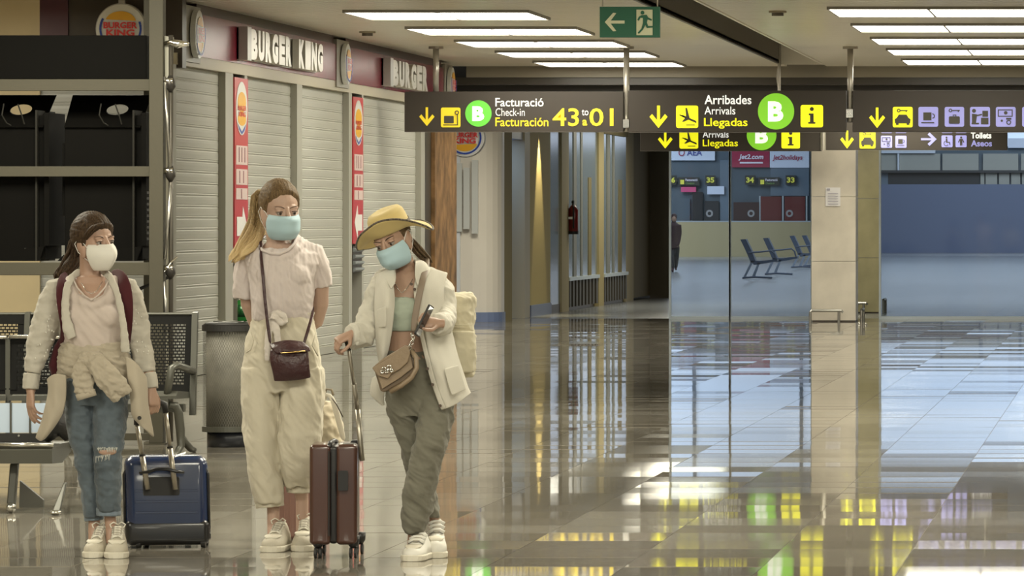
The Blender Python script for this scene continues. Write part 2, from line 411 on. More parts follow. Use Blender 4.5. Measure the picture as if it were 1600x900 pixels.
for (a, b, lab) in ((284, 307, 'nearest'), (521, 540, 'middle'), (690, 702, 'farthest')):
    y0, y1 = yw(a), yw(b)
    t = thing('emblem_panel', f'grey panel with a round shop emblem on the fascia, {lab} of three', 'sign', (WX, y0, 3.05))
    obj('panel', MB().box((WX-.2, y0, 3.02), (WX+.04, y1, 3.56)), mat('grey_beige', (.27,.25,.20), .4), t)
    r = .21; yc = (y0+y1)/2+.0
    obj('disc', MB().disc((WX+.05, yc, 3.29), (1,0,0), r*1.1, .05), M_whitel, t)
    burger(None, (WX+.105, yc, 3.29), (0,1,0), (0,0,1), r*1.08, t)
# blade signs facing the walkers
def blade(px, py, rp, Y, lab):
    c = P(px, py, Y); r = rp*Y/F
    t = thing('blade_sign', lab, 'sign', c)
    obj('disc', MB().disc(c+V((0,.05,0)), (0,-1,0), r, .09, 48), M_whitel, t)
    obj('rim', MB().disc(c+V((0,.06,0)), (0,-1,0), r*1.05, .08, 48), M_steel, t)
    obj('bracket', MB().box(c+V((-.03,.0,-.03+r)), c+V((.03,.05,ZC-c.z if ZC-c.z > r else r+.1))), M_steel, t)
    burger(None, c+V((0,-.045,0)), (1,0,0), (0,0,1), r*.97, t)
blade(190, 45, 38, 48.2, 'round white shop sign above the black box on the rack')
blade(727, 215, 30, 70.5, 'round white shop sign half hidden below the grey check-in sign')

# frontal wall beside the shop, behind the rack
YF = 48.45
def xf(px): return (px-VX)*YF/F
def zf(py): return HC-(py-VY)*YF/F
struct('wall_back_left', MB().box((xf(-120), YF, 0), (xf(62), YF+.2, ZC)), M_cream)
struct('wall_back_plum', MB().box((xf(62), YF, 2.95), (xf(106), YF+.2, ZC)), M_plum)
struct('wall_back_brown', MB().box((xf(106), YF+.03, 2.95), (xf(284), YF+.23, ZC)), M_brown)
struct('wall_outer_left', MB().box((-14, -2, 0), (-13.8, YF, ZC)).box((-14, YF, 0), (xf(-120), YF+.2, ZC)), M_cream)
t = thing('roller_shutter', 'pale roller shutter facing the camera behind the black boxes of the rack', 'shutter', (xf(150), YF, 0))
n = 27; h = 2.95/n; first = None
M_shutb = mat('shutter_bluish', (.43,.44,.43), .4, metal=.2)
for k in range(n):
    if first is None:
        prof = [(0, 0), (.0035, .06), (.0045, .45), (.0035, .70), (-.001, .76), (-.001, .82), (.004, .88), (.004, .95), (0, 1)]
        mb = MB().rings([[V((x, YF+.05-d, z*h)) for d, z in prof] for x in (xf(62), xf(262))], False, False)
        first = obj('slat', mb, M_shutb, t)
    else: share('slat', first, t, (0, 0, k*h))

# pilaster of brown marble at the end of the shop
M_bmar = mat('brown_marble', (.22,.125,.055), .5, spec=.1, var=(3.5, .55, 8))
struct('wall_pilaster_dark', MB().box((WX-.5, yw(662), 0), (WX-.02, yw(676), ZC)), M_brown)
struct('wall_pilaster', MB().box((WX-.5, yw(676), 0), (WX+.03, yw(710), 3.02)), M_bmar)

# ---------------------------------------------------------------- corridor wall farther on
M_pale = mat('pale_wall', (.60,.56,.50), .3, var=(1.2, .05))
M_paleb = mat('pale_blue_wall', (.52,.54,.58), .35)
M_blueb = mat('blue_skirting', (.13,.17,.30), .4)
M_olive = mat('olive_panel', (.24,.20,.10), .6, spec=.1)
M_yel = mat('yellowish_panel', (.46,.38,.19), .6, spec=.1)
WL = -9.4
def y2(px): return -WL*F/(VX-px)
def side(px0, px1, z0, z1, m, name, d=0, th=.2):
    return struct(name, MB().box((WL-th, y2(px0), z0), (WL+d, y2(px1), z1)), m)
wc = MB(); R = []
for z in (.14, 3.3):                                   # rounded white corner
    ring = [V((-10.9, 76.2, z)), V((-10.9, 76, z))]
    for k in range(7): a = -PI/2+k*PI/12; ring.append(V((-9.8+.4*math.cos(a), 76.4+.4*math.sin(a), z)))
    ring += [V((WL, y2(788), z)), V((-9.8, y2(788), z))]
    R.append(ring)
wc.rings(R); struct('wall_corner', wc, M_pale)
wc = MB(); R2 = [[V((p.x+(.02 if p.x > -10 else 0), p.y-.02, z)) for p in R[0]] for z in (0, .14)]
wc.rings(R2); struct('baseboard_corner', wc, M_blueb)
struct('wall_corner_panel', MB().box((-10.7, 75.93, .14), (-9.98, 76.0, 3.3)), M_paleb)
t = thing('notice_board', 'pale framed notice boards on the bluish wall below the round sign', 'board', P(722, 300, 75.9))
for a, b, c, d in ((711, 722, 255, 362), (724, 734, 262, 358), (737, 747, 250, 365)):
    obj('board', MB().box(P(a, d, 75.9), P(b, c, 75.92)+V((0,.02,0))), mat('board_grey', (.45,.46,.45), .3), t)
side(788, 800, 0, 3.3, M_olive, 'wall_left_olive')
# lit blue doorway
struct('door_1', MB().box((WL-1.2, y2(800)-.1, 0), (WL-1.1, y2(818)+3, 3)), mat('blue_back', (.10,.22,.55), .4, var=(2.5,.5)))
struct('wall_door_side', MB().box((WL-1.2, y2(817), 0), (WL-.2, y2(817)+.1, 3)).box((WL-.2, y2(800), 2.75), (WL, y2(817), 3.3)), M_paleb)
area((WL-.6, (y2(800)+y2(817))/2, 2.8), .5, 14, (.45,.65,1))
side(817, 825, 0, 3.3, M_beam, 'trim_14', .03)
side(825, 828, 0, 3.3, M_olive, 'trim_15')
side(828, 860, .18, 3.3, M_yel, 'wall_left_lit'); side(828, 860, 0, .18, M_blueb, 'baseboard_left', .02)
l = bpy.data.lights.new('downlight', 'SPOT'); l.energy = 320; l.color = (1,.86,.5); l.spot_size = math.radians(52); l.spot_blend = .5; l.shadow_soft_size = .05
o = bpy.data.objects.new('downlight', l); COL.objects.link(o); o.location = (WL+.22, y2(842), 3.1); o.rotation_euler = (0, math.radians(6), 0)
t = thing('downlight_fixture', 'small ceiling spotlight washing the yellowish wall', 'light', (WL+.22, y2(842), 3.3)); obj('can', MB().cyl((WL+.22, y2(842), 3.3), (WL+.22, y2(842), 3.14), .06), M_black, t)
M_glassd = mat('dark_glass', (.26,.31,.32), .12, spec=.6)
side(860, 875, .14, 3.2, M_glassd, 'window_1'); side(860, 875, 0, .14, M_brown, 'trim_16')
side(875, 886, 0, 3.3, mat('cream_pilaster', (.50,.43,.27), .6, spec=.1), 'trim_17', .03)
def window(px0, px1, n, lab):
    w_ = side(px0, px1, .55, 3.05, M_glassd, f'window_{n}')
    struct('window_rail', MB().box((WL, y2(px0), .5), (WL+.05, y2(px1), .56)), mat('pale_metal', (.62,.70,.70), .3, metal=.3), w_)
    struct('window_head', MB().box((WL, y2(px0), 3.05), (WL+.04, y2(px1), 3.2)), M_olive, w_)
    for k in range(1, 4):
        q = px0+(px1-px0)*k/4
        struct('blind_strip', MB().box((WL, y2(q-2.5), .56), (WL+.012, y2(q+(0 if k == 2 else 2)), 3.05-(.8 if k == 3 else 0))), mat('pale_blind', (.20,.20,.155), .4) if k != 3 else M_olive, w_)
    t = MB()
    for k in range(9):
        q = px0+(px1-px0)*(k+.25)/9; t.box((WL-.02, y2(q), .06), (WL+.03, y2(q+(px1-px0)/18), .5))
    o = struct('louvres', t, mat('louvre_dark', (.07,.06,.04), .5), w_)
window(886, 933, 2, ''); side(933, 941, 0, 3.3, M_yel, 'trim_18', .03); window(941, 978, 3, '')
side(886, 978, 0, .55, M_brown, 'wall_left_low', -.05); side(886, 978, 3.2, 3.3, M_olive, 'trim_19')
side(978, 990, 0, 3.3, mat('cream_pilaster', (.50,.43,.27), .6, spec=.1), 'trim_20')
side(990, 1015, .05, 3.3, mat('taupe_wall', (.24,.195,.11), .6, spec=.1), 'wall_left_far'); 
struct('wall_far_pillar', MB().box(((1015-VX)*99.6/F, 99.6, 0), (P(1046,0,99.6).x, 99.9, 3.3)), mat('dark_pillar', (.085,.070,.045), .12, spec=.6))
# fire extinguisher
Ye = y2(886); c = V((WL+.10, Ye, 0)); z0 = P(0, 366, Ye).z
t = thing('fire_extinguisher', 'red fire extinguisher hanging on the cream pilaster', 'extinguisher', (c.x, c.y, z0))
mb = MB().tube([c+V((0,0,z0+z)) for z in (0,.02,.40,.46,.49)], [.07,.085,.085,.05,.03], 16); obj('cylinder', mb, mat('extinguisher_red', (.20,.012,.012), .3), t, True)
obj('valve', MB().cyl(c+V((0,0,z0+.49)), c+V((0,0,z0+.56)), .02).box(c+V((-.02,-.07,z0+.52)), c+V((.02,.03,z0+.55))), M_black, t)
obj('hose', MB().tube([c+V((0,-.05,z0+.52)), c+V((.02,-.13,z0+.45)), c+V((.02,-.13,z0+.2)), c+V((.02,-.11,z0+.1))], .014), M_black, t)
obj('bracket', MB().box(c+V((-.10,-.09,z0+.25)), c+V((0,.09,z0+.29))), M_steel, t)
obj('base_ring', MB().cyl(c+V((0,0,z0)), c+V((0,0,z0+.05)), .088), M_black, t)
# ---------------------------------------------------------------- marble columns with bumper rails
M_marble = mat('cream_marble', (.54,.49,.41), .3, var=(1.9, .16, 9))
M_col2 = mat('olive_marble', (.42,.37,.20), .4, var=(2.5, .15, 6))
def column(px0, px1, Y, dep, m, lab):
    x0, x1 = (px0-VX)*Y/F, (px1-VX)*Y/F
    t = thing('column', lab, 'column', ((x0+x1)/2, Y, 0)); z = 0
    for k, zt in enumerate((.02, .90, 1.86, 2.80, 3.3)):
        if k: obj('marble_slab', MB().box((x0, Y, z+.003), (x1, Y+dep, zt-.003)), m, t)
        else: obj('plinth', MB().box((x0+.01, Y+.01, 0), (x1-.01, Y+dep-.01, zt)), M_brown, t)
        z = zt
    return t
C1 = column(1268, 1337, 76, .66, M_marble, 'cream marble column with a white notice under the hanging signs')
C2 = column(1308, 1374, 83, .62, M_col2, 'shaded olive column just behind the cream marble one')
def rail(px0, px1, Y, h, lab):
    x0, x1 = (px0-VX)*Y/F, (px1-VX)*Y/F; y = Y-.16
    t = thing('bumper_rail', lab, 'rail', ((x0+x1)/2, y, 0))
    obj('top_bar', MB().tube([(x0,y+.0,h-.03),(x0+.02,y,h),(x1-.02,y,h),(x1,y,h-.03)], .022), M_steel, t)
    for x in (x0, x1-.06): obj('leg', MB().cyl((x,y,0), (x,y,h-.02), .02), M_steel, t)
rail(1267, 1318, 76, .17, 'low steel bumper rail before the cream marble column')
rail(1340, 1356, 83, .17, 'short steel bumper rail before the olive column')
def rail2(px, Y0, Y1, h, lab):
    x = (px-VX)*Y0/F
    t = thing('bumper_rail', lab, 'rail', (x, Y0, 0))
    obj('top_bar', MB().tube([(x,Y0,h-.03),(x,Y0+.04,h),(x,Y1-.04,h),(x,Y1,h-.03)], .022), M_steel, t)
    for y in (Y0, Y1): obj('leg', MB().cyl((x,y,0), (x,y,h-.02), .02), M_steel, t)
rail2(1346, 76.1, 76.7, .18, 'low steel bumper rail along the right side of the cream column')
rail2(1380, 82.9, 83.7, .22, 'low steel bumper rail along the right side of the olive column')
t = thing('notice', 'small white paper notice taped to the cream marble column', 'notice', P(1301, 322, 75.98))
obj('sheet', MB().box(P(1290,322,75.985), P(1313,293,75.995)+V((0,.01,0))), mat('paper', (.70,.68,.68), .6), t)
i = Ico((1290,293,1313,322), 75.98); i.rect(.1,.84,.3,.95); [i.rect(.15,.1+k*.14,.85,.13+k*.14) for k in range(5)]; i.put('printed_lines', mat('print_grey', (.35,.33,.38), .6), t)

# ---------------------------------------------------------------- glass screen between concourse and hall
YG = 78.2
gm = bpy.data.materials.new('tinted_glass'); gm.use_nodes = True; nt = gm.node_tree; nt.nodes.clear()
out = nt.nodes.new('ShaderNodeOutputMaterial'); mx = nt.nodes.new('ShaderNodeMixShader'); tr = nt.nodes.new('ShaderNodeBsdfTransparent'); gl = nt.nodes.new('ShaderNodeBsdfGlossy')
tr.inputs[0].default_value = (.80,.84,.86,1); gl.inputs['Roughness'].default_value = .03; mx.inputs[0].default_value = .025
nt.links.new(tr.outputs[0], mx.inputs[1]); nt.links.new(gl.outputs[0], mx.inputs[2]); nt.links.new(mx.outputs[0], out.inputs[0])
def gx(px): return (px-VX)*YG/F
M_alu = mat('pale_aluminium', (.46,.52,.56), .35, metal=.3)
for n, (a, b) in enumerate(((1047, 1140.5), (1140.5, 1268), (1375, 1690))):
    g = struct(f'window_{4+n}', MB().box((gx(a), YG, .04), (gx(b), YG+.015, 3.3)), gm)
    for q, wd in ((a, 1.6), (b, 1.2)):
        if q < 1300 or q == 1375: struct('mullion', MB().box((gx(q-wd), YG-.03, 0), (gx(q+wd), YG+.05, 3.3)), M_alu, g)
    struct('sill', MB().box((gx(a), YG-.02, 0), (gx(b), YG+.04, .04)), M_alu, g)

# ---------------------------------------------------------------- the far hall
YH = 215
def hb(x0, y0, x1, y1, Y=YH, th=.3): return MB().box(P(x0, y1, Y), P(x1, y0, Y)+V((0, th, 0)))
M_slate = mat('slate_blue', (.085,.12,.155), .5, var=(.5,.2)); M_slate2 = mat('slate_blue_light', (.13,.18,.24), .5)
XD = P(1320,0,YH).x
hw = MB().box((-42, YH+.125, 0), (XD, YH+.4, 4.9)); struct('wall_hall', hw, M_slate)
struct('window_7', MB().box((-42, YH+.2, 4.9), (XD, YH+.4, 9.2)), mat('daylit_glazing', (.60,.72,.90), .4, emit=.72, ecol=(.68,.76,.90)))
struct('wall_hall_upper', MB().box((-42, YH+.1, 9.2), (XD, YH+.4, 15)).box((XD-.3, YH+.4, 0), (XD, 262, 15)), M_slate)
for k in range(7): struct(f'trim_{30+k}', MB().box((-41+k*4.5, YH+.1, 4.9), (-40.85+k*4.5, YH+.2, 9.2)), M_slate2)
struct('window_8', MB().box((XD, 241.0, 5.0), (14, 241.2, 10.4)), mat('daylit_glazing', (.68,.76,.90), .4, emit=.72))
struct('wall_hall_right', MB().box((XD, 240.83, 0), (14, 241.1, 5.0)).box((XD, 240.8, 10.4), (14, 241.1, 15)), M_slate)
struct('ceiling_hall', MB().box((-42, 104, 14.8), (14, 262, 15)), mat('hall_ceiling', (.30,.33,.36), .5))
struct('wall_hall_left', MB().box((-42, 104, 0), (-41.8, 262, 15)), M_slate)
struct('wall_hall_near', MB().box((-42, 103.5, 0), (P(1015,0,99.6).x, 103.8, 15)).box((P(1015,0,99.6).x, 103.0, 3.3), (14, 103.3, 15)), M_dark)
tag(obj('check_in_front', hb(1050, 347, 1268, 402, YH-1, .8), mat('beige_counter', (.46,.39,.22), .5)), 'long beige check-in counter front in the far hall', 'counter')
tag(obj('counter_plinth', hb(1052, 402, 1140.5, 409, YH-1.3, .3), mat('pale_plinth', (.33,.40,.50), .5)), 'pale bluish plinth strip at the foot of the beige counter, left part', 'plinth')
tag(obj('counter_plinth', hb(1141, 401, 1200, 406, YH-1.2, .2), M_slate), 'dark plinth strip at the foot of the beige counter, right part', 'plinth')
def panel(name, lab, cat, x0, y0, x1, y1, m, Y, grp=None):
    t = thing(name, lab, cat, P((x0+x1)/2, y1, Y), grp)
    obj('panel', hb(x0, y0, x1, y1, Y, .1), m, t); return t
mw = mat('panel_white_lit', (.58,.66,.82), .5, emit=.12); mr = mat('panel_crimson', (.34,.03,.075), .5, emit=.05)
t = panel('airline_panel', 'white airline panel with a red ring, left of the far check-in desks', 'sign', 1048, 226, 1117, 250.5, mw, YH)
i = Ico((1060,233,1070,244), YH-.02); i.ring(.5,.5,.42,.14); i.put('ring_emblem', mr, t); text('AEA', (1073,234,1097,243), YH-.02, mat('print_blue', (.08,.10,.35), .5), t)
t = panel('airline_panel', 'crimson airline panel with white lettering over the far desks', 'sign', 1143.5, 226, 1202.5, 261.5, mr, YH)
text('Jet2.com', (1154,241,1193,251), YH-.03, mat('print_pale', (.75,.72,.85), .5, emit=.1), t, bold=.03, shear=.2); i = Ico((1156,253,1192,255.5), YH-.01); i.rect(0,0,1,1); i.put('underline', mat('print_pale', (.75,.72,.85), .5, emit=.1), t)
t = panel('airline_panel', 'white airline panel with red lettering beside the marble column', 'sign', 1203, 226, 1264, 262, mw, YH)
text('Jet2holidays', (1207,242,1254,252), YH-.03, mr, t, bold=.02, shear=.2)
my = mat('sign_number_yellow', (.62,.62,.08), .5, emit=.3)
for x, s, lab in ((1049,'36','leftmost, by the dark pillar'), (1110,'35','left of the window mullion'), (1172,'34','below the crimson panel'), (1235.5,'33','nearest the marble column')):
    t = panel('desk_number_sign', f'dark desk number sign with yellow {s} in the far hall, {lab}', 'sign', x-8, 274, x+8, 288.5, mat('sign_dark', (.04,.045,.04), .5), YH-.08)
    text(s, (x-6,277,x+6,285.5), YH-.12, my, t, bold=.04)
for x, lab in ((1077, 'left'), (1202, 'right')):
    t = panel('desk_sign', f'small dark check-in sign with a yellow square in the far hall, {lab} one', 'sign', x-17, 277, x+16, 290, mat('sign_dark', (.04,.045,.04), .5), YH-.08)
    i = Ico((x-14,281,x-8,288), YH-.12); i.rect(0,0,1,1); i.put('yellow_square', my, t)
    text('Facturació', (x-6,279,x+13,283), YH-.12, mat('print_pale', (.75,.72,.85), .5, emit=.1), t); text('Check-in', (x-6,284.5,x+8,288), YH-.12, mat('print_green', (.2,.35,.1), .5), t)
panel('pink_panel', 'small pink panel below the yellow desk square', 'panel', 1064, 292, 1087.5, 300, mat('pink', (.60,.08,.22), .5, emit=.08), YH-.06)
panel('white_screen', 'small white screen below the desk number left of the mullion', 'screen', 1105, 291, 1131.5, 303.5, mw, YH-.06)
struct('wall_hall_panel', hb(1204, 262, 1264, 306, YH+.04, .08), M_slate2)
struct('wall_hall_panel_2', hb(1125, 250, 1140, 346, YH+.04, .08), M_slate2)
for x0, x1, y0, m, lab in ((1058,1078,310,M_slate,'dark green-grey'),(1082,1098,300,mat('near_black', (.02,.022,.026), .5),'black'),(1101,1123,314,mat('near_black', (.02,.022,.026), .5),'dark with a round sticker, left of the mullion'),
        (1146,1186,316,mat('dark_maroon', (.045,.018,.016), .5),'very dark maroon'),(1188.5,1221,307,mat('maroon', (.13,.018,.016), .5),'maroon without a sticker'),(1226,1258,307,mat('maroon', (.13,.018,.016), .5),'maroon with a round sticker')):
    t = panel('desk_back_panel', f'{lab} back panel of the far check-in desks', 'panel', x0, y0, x1, 346, m, YH-.02)
    if lab.endswith('mullion') or lab.endswith('a round sticker') or 'very' in lab:
        cx = {1101:1108.5, 1146:1173.5, 1226:1233.5}[x0]
        i = Ico((cx-6.5,327,cx+6.5,340), YH-.03); i.ring(.5,.5,.33,.22); i.put('round_sticker', mat('sticker', (.35,.35,.36), .5), t)
for n, x in enumerate((1186, 1222, 1259)): struct(f'trim_{40+n}', hb(x, 306, x+2.4, 346, YH-.0, .1), M_alu)
struct('trim_43', hb(1048, 345, 1268, 347, YH-1, .8), M_alu)
# blue hoarding and baggage hall structure on the right
YB = 240
tag(obj('blue_hoarding', hb(1368, 288, 1720, 395, YB, .2), mat('hoarding_blue', (.13,.165,.27), .6)), 'long plain blue hoarding wall across the far hall', 'hoarding')
m_g = mat('grey_panel', (.36,.37,.34), .5); 
for k, (a, b) in enumerate(((1374,1402),(1405.5,1469),(1472.5,1529),(1536,1591),(1595.5,1650))):
    tag(obj('grey_panel', hb(a, 240, b, 266, YB+.5, .3), m_g), ['narrow grey panel beside the olive column above the hoarding', 'grey panel right of the white post above the hoarding', 'middle grey panel above the dark opening', 'grey panel above the small upright slats', 'grey panel cut by the right edge of the frame'][k], 'panel', 'grey panels above the blue hoarding')
tag(obj('white_strip', hb(1374, 233, 1461, 239.4, YB+.3, .5), mat('pale_strip', (.62,.68,.78), .5)), 'white horizontal strip under the second toilets sign', 'strip')
tag(obj('white_post', hb(1402.3, 240, 1405, 266, YB+.3, .5), mat('pale_strip', (.62,.68,.78), .5)), 'short white post between the grey panels', 'post')
tag(obj('dark_beam', hb(1374, 266, 1700, 270, YB+.2, .6), mat('near_black', (.02,.022,.026), .5)), 'dark beam under the grey panels', 'beam')
tag(obj('dark_opening', hb(1388, 270.6, 1530, 288, YB+.6, .2), mat('near_black', (.02,.022,.026), .5)), 'black slot opening above the blue hoarding', 'opening')
tag(obj('pale_block', hb(1374, 270, 1387.5, 288, YB+.6, .2), M_slate2), 'blue-grey block left of the black slot opening', 'block')
for k, (a, b) in enumerate(((1532,1538),(1540,1558),(1561,1577),(1580,1594),(1597,1612))):
    tag(obj('upright_slat', hb(a, 269, b, 288, YB+.5, .3), m_g), 'small upright grey slat above the hoarding at the right edge, ' + ['narrow first', 'second', 'third', 'fourth', 'fifth'][k] + ' from the left', 'slat', 'upright slats above the hoarding')
tag(obj('light_panel', hb(1575, 216, 1680, 231, YB+.5, .3), mw), 'pale blue lit panel right of the toilets sign', 'panel')
# far seats in profile
M_seatb = mat('far_seat_blue', (.06,.085,.14), .45); M_seatl = mat('far_seat_leg', (.30,.36,.46), .35, metal=.3)
def far_seat(px, py, n, lab):
    Y = F/((py-VY)/HC); s = Y/F
    o = P(px, py, Y); t = thing('far_seat', lab, 'seat', o, 'seats in profile in the far hall')
    def q(a): return [o+V((x, 0, z)) for x, z in a]
    D = V((0, .5, 0))
    obj('backrest', MB().prism(q([(-.07,1.02),(.07,1.03),(.22,.72),(.32,.47),(.20,.42),(.08,.70)]), D), M_seatb, t)
    obj('seat', MB().prism(q([(.20,.47),(.28,.36),(.55,.40),(.88,.46),(.88,.52),(.5,.47)]), D), M_seatb, t)
    obj('armrest', MB().tube(q([(.14,.68),(.45,.70),(.72,.73),(.80,.66),(.84,.52)]), .022), M_seatb, t)
    obj('leg', MB().prism(q([(.20,.45),(.27,.45),(.06,.03),(-.02,.0)]), V((0,.05,0))), M_seatl, t)
    obj('leg', MB().prism(q([(.38,.42),(.44,.42),(.30,.04),(.22,.04)]), V((0,.05,0))), M_seatl, t)
    obj('foot_bar', MB().tube(q([(-.02,.03),(.3,.05),(.75,.03)]), .025), M_seatb, t)
far_seat(1161, 436, 1, 'far dark blue waiting seat in profile, leftmost of four')
far_seat(1196, 430, 1, 'far dark blue waiting seat in profile, second from the left')
far_seat(1237, 419, 1, 'far dark blue waiting seat in profile, second from the marble column')
far_seat(1256, 417, 1, 'far dark blue waiting seat in profile, next to the marble column')

# ---------------------------------------------------------------- hanging signs
M_sign = mat('sign_grey', (.047,.039,.031), .5, spec=.3)
E = 1.15
M_sy = mat('sign_yellow', (.80,.76,.01), .5, emit=E*.72); M_syo = mat('sign_amber', (.74,.56,.02), .5, emit=.38)
M_sw = mat('sign_white', (.85,.86,.82), .5, emit=.75); M_swd = mat('sign_white_dim', (.70,.70,.66), .5, emit=.25)
M_sg = mat('sign_green', (.22,.60,.03), .5, emit=.55); M_sgd = mat('sign_green_dim', (.12,.52,.05), .5, emit=.28)
M_sl = mat('sign_lilac', (.30,.30,.66), .5, emit=.34); M_ink = mat('sign_ink', (.05,.045,.03), .6)
S1 = 61.6; S2 = 74.8
def board(x0, x1, y0, y1, Y, lab):
    t = thing('hanging_sign', lab, 'sign', P((x0+x1)/2, y1, Y))
    obj('panel', MB().box(P(x0, y1, Y), P(x1, y0, Y)+V((0,.14,0))), M_sign, t, bevel=.006)
    obj('edge_trim', MB().box(P(x0, y1, Y)-V((0,.002,.006)), P(x1, y1, Y)+V((0,.15,0))), mat('sign_edge', (.10,.085,.07), .4), t); return t
def ico(t, box, Y, m, fn, ink=M_ink, square=True, name='pictogram'):
    a = Ico(box, Y-.004)
    if square: a.rrect(0,0,1,1,.09); q = a.put(name, m, t); b = Ico(box, Y-.004); b.l = .004; fn(b); b.put('pictogram_ink', ink, q if False else t)
    else: fn(a); a.put(name, m, t)
def plane(i):
    i.poly([(.12,.58),(.2,.6),(.27,.5),(.9,.22),(.93,.27),(.88,.33),(.3,.58)]); i.poly([(.45,.5),(.42,.9),(.49,.9),(.62,.42)]); i.poly([(.42,.46),(.25,.28),(.33,.27),(.58,.38)]); i.rect(.45,.12,.85,.16)
def lug(i): i.rrect(.16,.2,.66,.58,.04); i.rect(.12,.10,.88,.15); i.ring(.82,.74,.09,.05); i.line((.86,.15),(.86,.66),.05); i.line((.2,.15),(.2,.1),.05)
def inf(i): i.circ(.5,.82,.09); i.poly([(.36,.62),(.58,.62),(.58,.24),(.66,.24),(.66,.16),(.34,.16),(.34,.24),(.42,.24),(.42,.54),(.36,.54)])
def car(i):
    i.ring(.3,.82,.07,.05); i.line((.37,.82),(.75,.82),.05); i.line((.68,.82),(.68,.74),.05)
    i.poly([(.12,.2),(.88,.2),(.9,.4),(.8,.46),(.7,.62),(.3,.62),(.2,.46),(.1,.4)]); i.rect(.16,.12,.3,.2); i.rect(.7,.12,.84,.2)
def cup(i): i.rect(.25,.32,.66,.72); i.ring(.70,.54,.11,.05,-90,90); i.rect(.15,.18,.80,.23)
def keylug(i): i.ring(.3,.82,.07,.05); i.line((.37,.82),(.78,.82),.05); i.line((.7,.82),(.7,.74),.05); i.rrect(.22,.15,.78,.52,.06); i.rect(.42,.52,.46,.60); i.rect(.42,.58,.6,.61); i.rect(.56,.52,.6,.6)
def desk(i): i.circ(.2,.8,.1); i.poly([(.1,.2),(.3,.2),(.36,.62),(.1,.66)]); i.rect(.08,.12,.45,.2); i.rect(.55,.12,.92,.45); i.rect(.62,.5,.9,.8); i.line((.3,.55),(.6,.62),.07)
def cash(i): i.rect(.1,.5,.85,.55); i.rect(.1,.82,.85,.87); i.rect(.1,.5,.15,.87); i.rect(.8,.5,.85,.87); i.circ(.5,.7,.09); i.circ(.3,.3,.06); i.ring(.65,.22,.1,.05); i.rect(.52,.36,.78,.44)
def wc_(i): i.circ(.45,.82,.08); i.poly([(.38,.72),(.52,.72),(.55,.45),(.75,.45),(.8,.2),(.72,.2),(.68,.37),(.42,.37)]); i.ring(.42,.32,.2,.05,100,330)
def man(i): i.circ(.5,.82,.09); i.poly([(.36,.7),(.64,.7),(.78,.42),(.7,.38),(.6,.58),(.6,.14),(.52,.14),(.5,.4),(.48,.14),(.4,.14),(.4,.58),(.3,.38),(.22,.42)])
def arrow(t, box, Y, m, k='down'): a = Ico(box, Y-.004); getattr(a, k)(); a.put('arrow', m, t)
def bdisc(t, cx, cy, r, Y, m, bb, mwh):
    a = Ico((cx-r,cy-r,cx+r,cy+r), Y-.004); a.circ(.5,.5,.5,n=48); a.put('green_disc', m, t); text('B', bb, Y-.010, mwh, t, bold=.05)
t = board(632, 974, 143, 205.5, S1, 'grey hanging check-in sign reading 43 to 01, leftmost of the front row')
arrow(t, (655,167.6,679,197), S1, M_syo); ico(t, (689,168,719.5,199), S1, M_syo, lug); bdisc(t, 747.5, 177.3, 20.6, S1, M_sgd, (738,166,756.5,189), M_sw)
text('Facturació', (774,153,849.5,166.5), S1-.004, M_swd, t, bold=.012); text('Check-in', (774.3,169,820,181.2), S1-.004, M_swd, t, bold=0); text('Facturación', (774,183.5,857,197.4), S1-.004, M_syo, t, bold=.012)
text('43', (863.5,169,904.7,197.2), S1-.004, M_syo, t, bold=.012); text('01', (921,169,958.7,197.2), S1-.004, M_syo, t, bold=.012)
text('to', (909,171,919.6,180.4), S1-.004, M_swd, t, bold=.01); text('a', (910,187,917.5,196.5), S1-.004, M_syo, t, bold=.03)
def arrivals(t, f, Y, dy0=0):
    pass
t = board(982, 1322, 141.5, 206, S1, 'grey hanging arrivals sign with a big green B, middle of the front row')
arrow(t, (1015,165,1043,200), S1, M_sy); ico(t, (1056.5,165,1091,200), S1, M_sy, plane)
text('Arribades', (1100.8,148.5,1174,163), S1-.004, M_sw, t, bold=.012); text('Arrivals', (1100.8,166.5,1149,179), S1-.004, M_sw, t, bold=.003); text('Llegadas', (1100,184.5,1168,201), S1-.004, M_sy, t, bold=.012)
bdisc(t, 1212.6, 174, 28.4, S1, M_sg, (1200,158.5,1224,190), M_sw); ico(t, (1251,164,1286,199), S1, M_sy, inf)
t = board(1332, 1640, 141.5, 206, S1, 'grey hanging services sign with lilac pictograms, right of the front row')
arrow(t, (1358,168,1383,200), S1, M_sy); ico(t, (1395,167,1426,199), S1, M_sy, car)
for a, b, fn in ((1435,1466,cup),(1476,1506.5,keylug),(1515.6,1547,desk),(1556,1587,cash),(1597,1628,keylug)): ico(t, (a,167,b,198), S1, M_sl, fn)
t = board(1000, 1283, 183, 235.5, S2, 'grey hanging arrivals sign of the rear row, half hidden behind the front one')
arrow(t, (1028,203.5,1051,232), S2, M_sy); ico(t, (1061.6,203.5,1091,232.3), S2, M_sy, plane)
text('Arribades', (1098,190,1158,202), S2-.004, M_sw, t, bold=.012); text('Arrivals', (1098,205,1138.5,215), S2-.004, M_sw, t, bold=.003); text('Llegadas', (1098,218,1153,232), S2-.004, M_sy, t, bold=.012)
bdisc(t, 1190, 211.5, 23.2, S2, M_sg, (1180,199,1200,224), M_sw); ico(t, (1221,203,1250,232), S2, M_sy, inf)
t = board(1288, 1574, 183, 234, S2, 'grey hanging toilets sign of the rear row with small lilac pictograms')
arrow(t, (1313,204,1334,232), S2, M_sy); ico(t, (1343,204,1368,232), S2, M_sy, car)
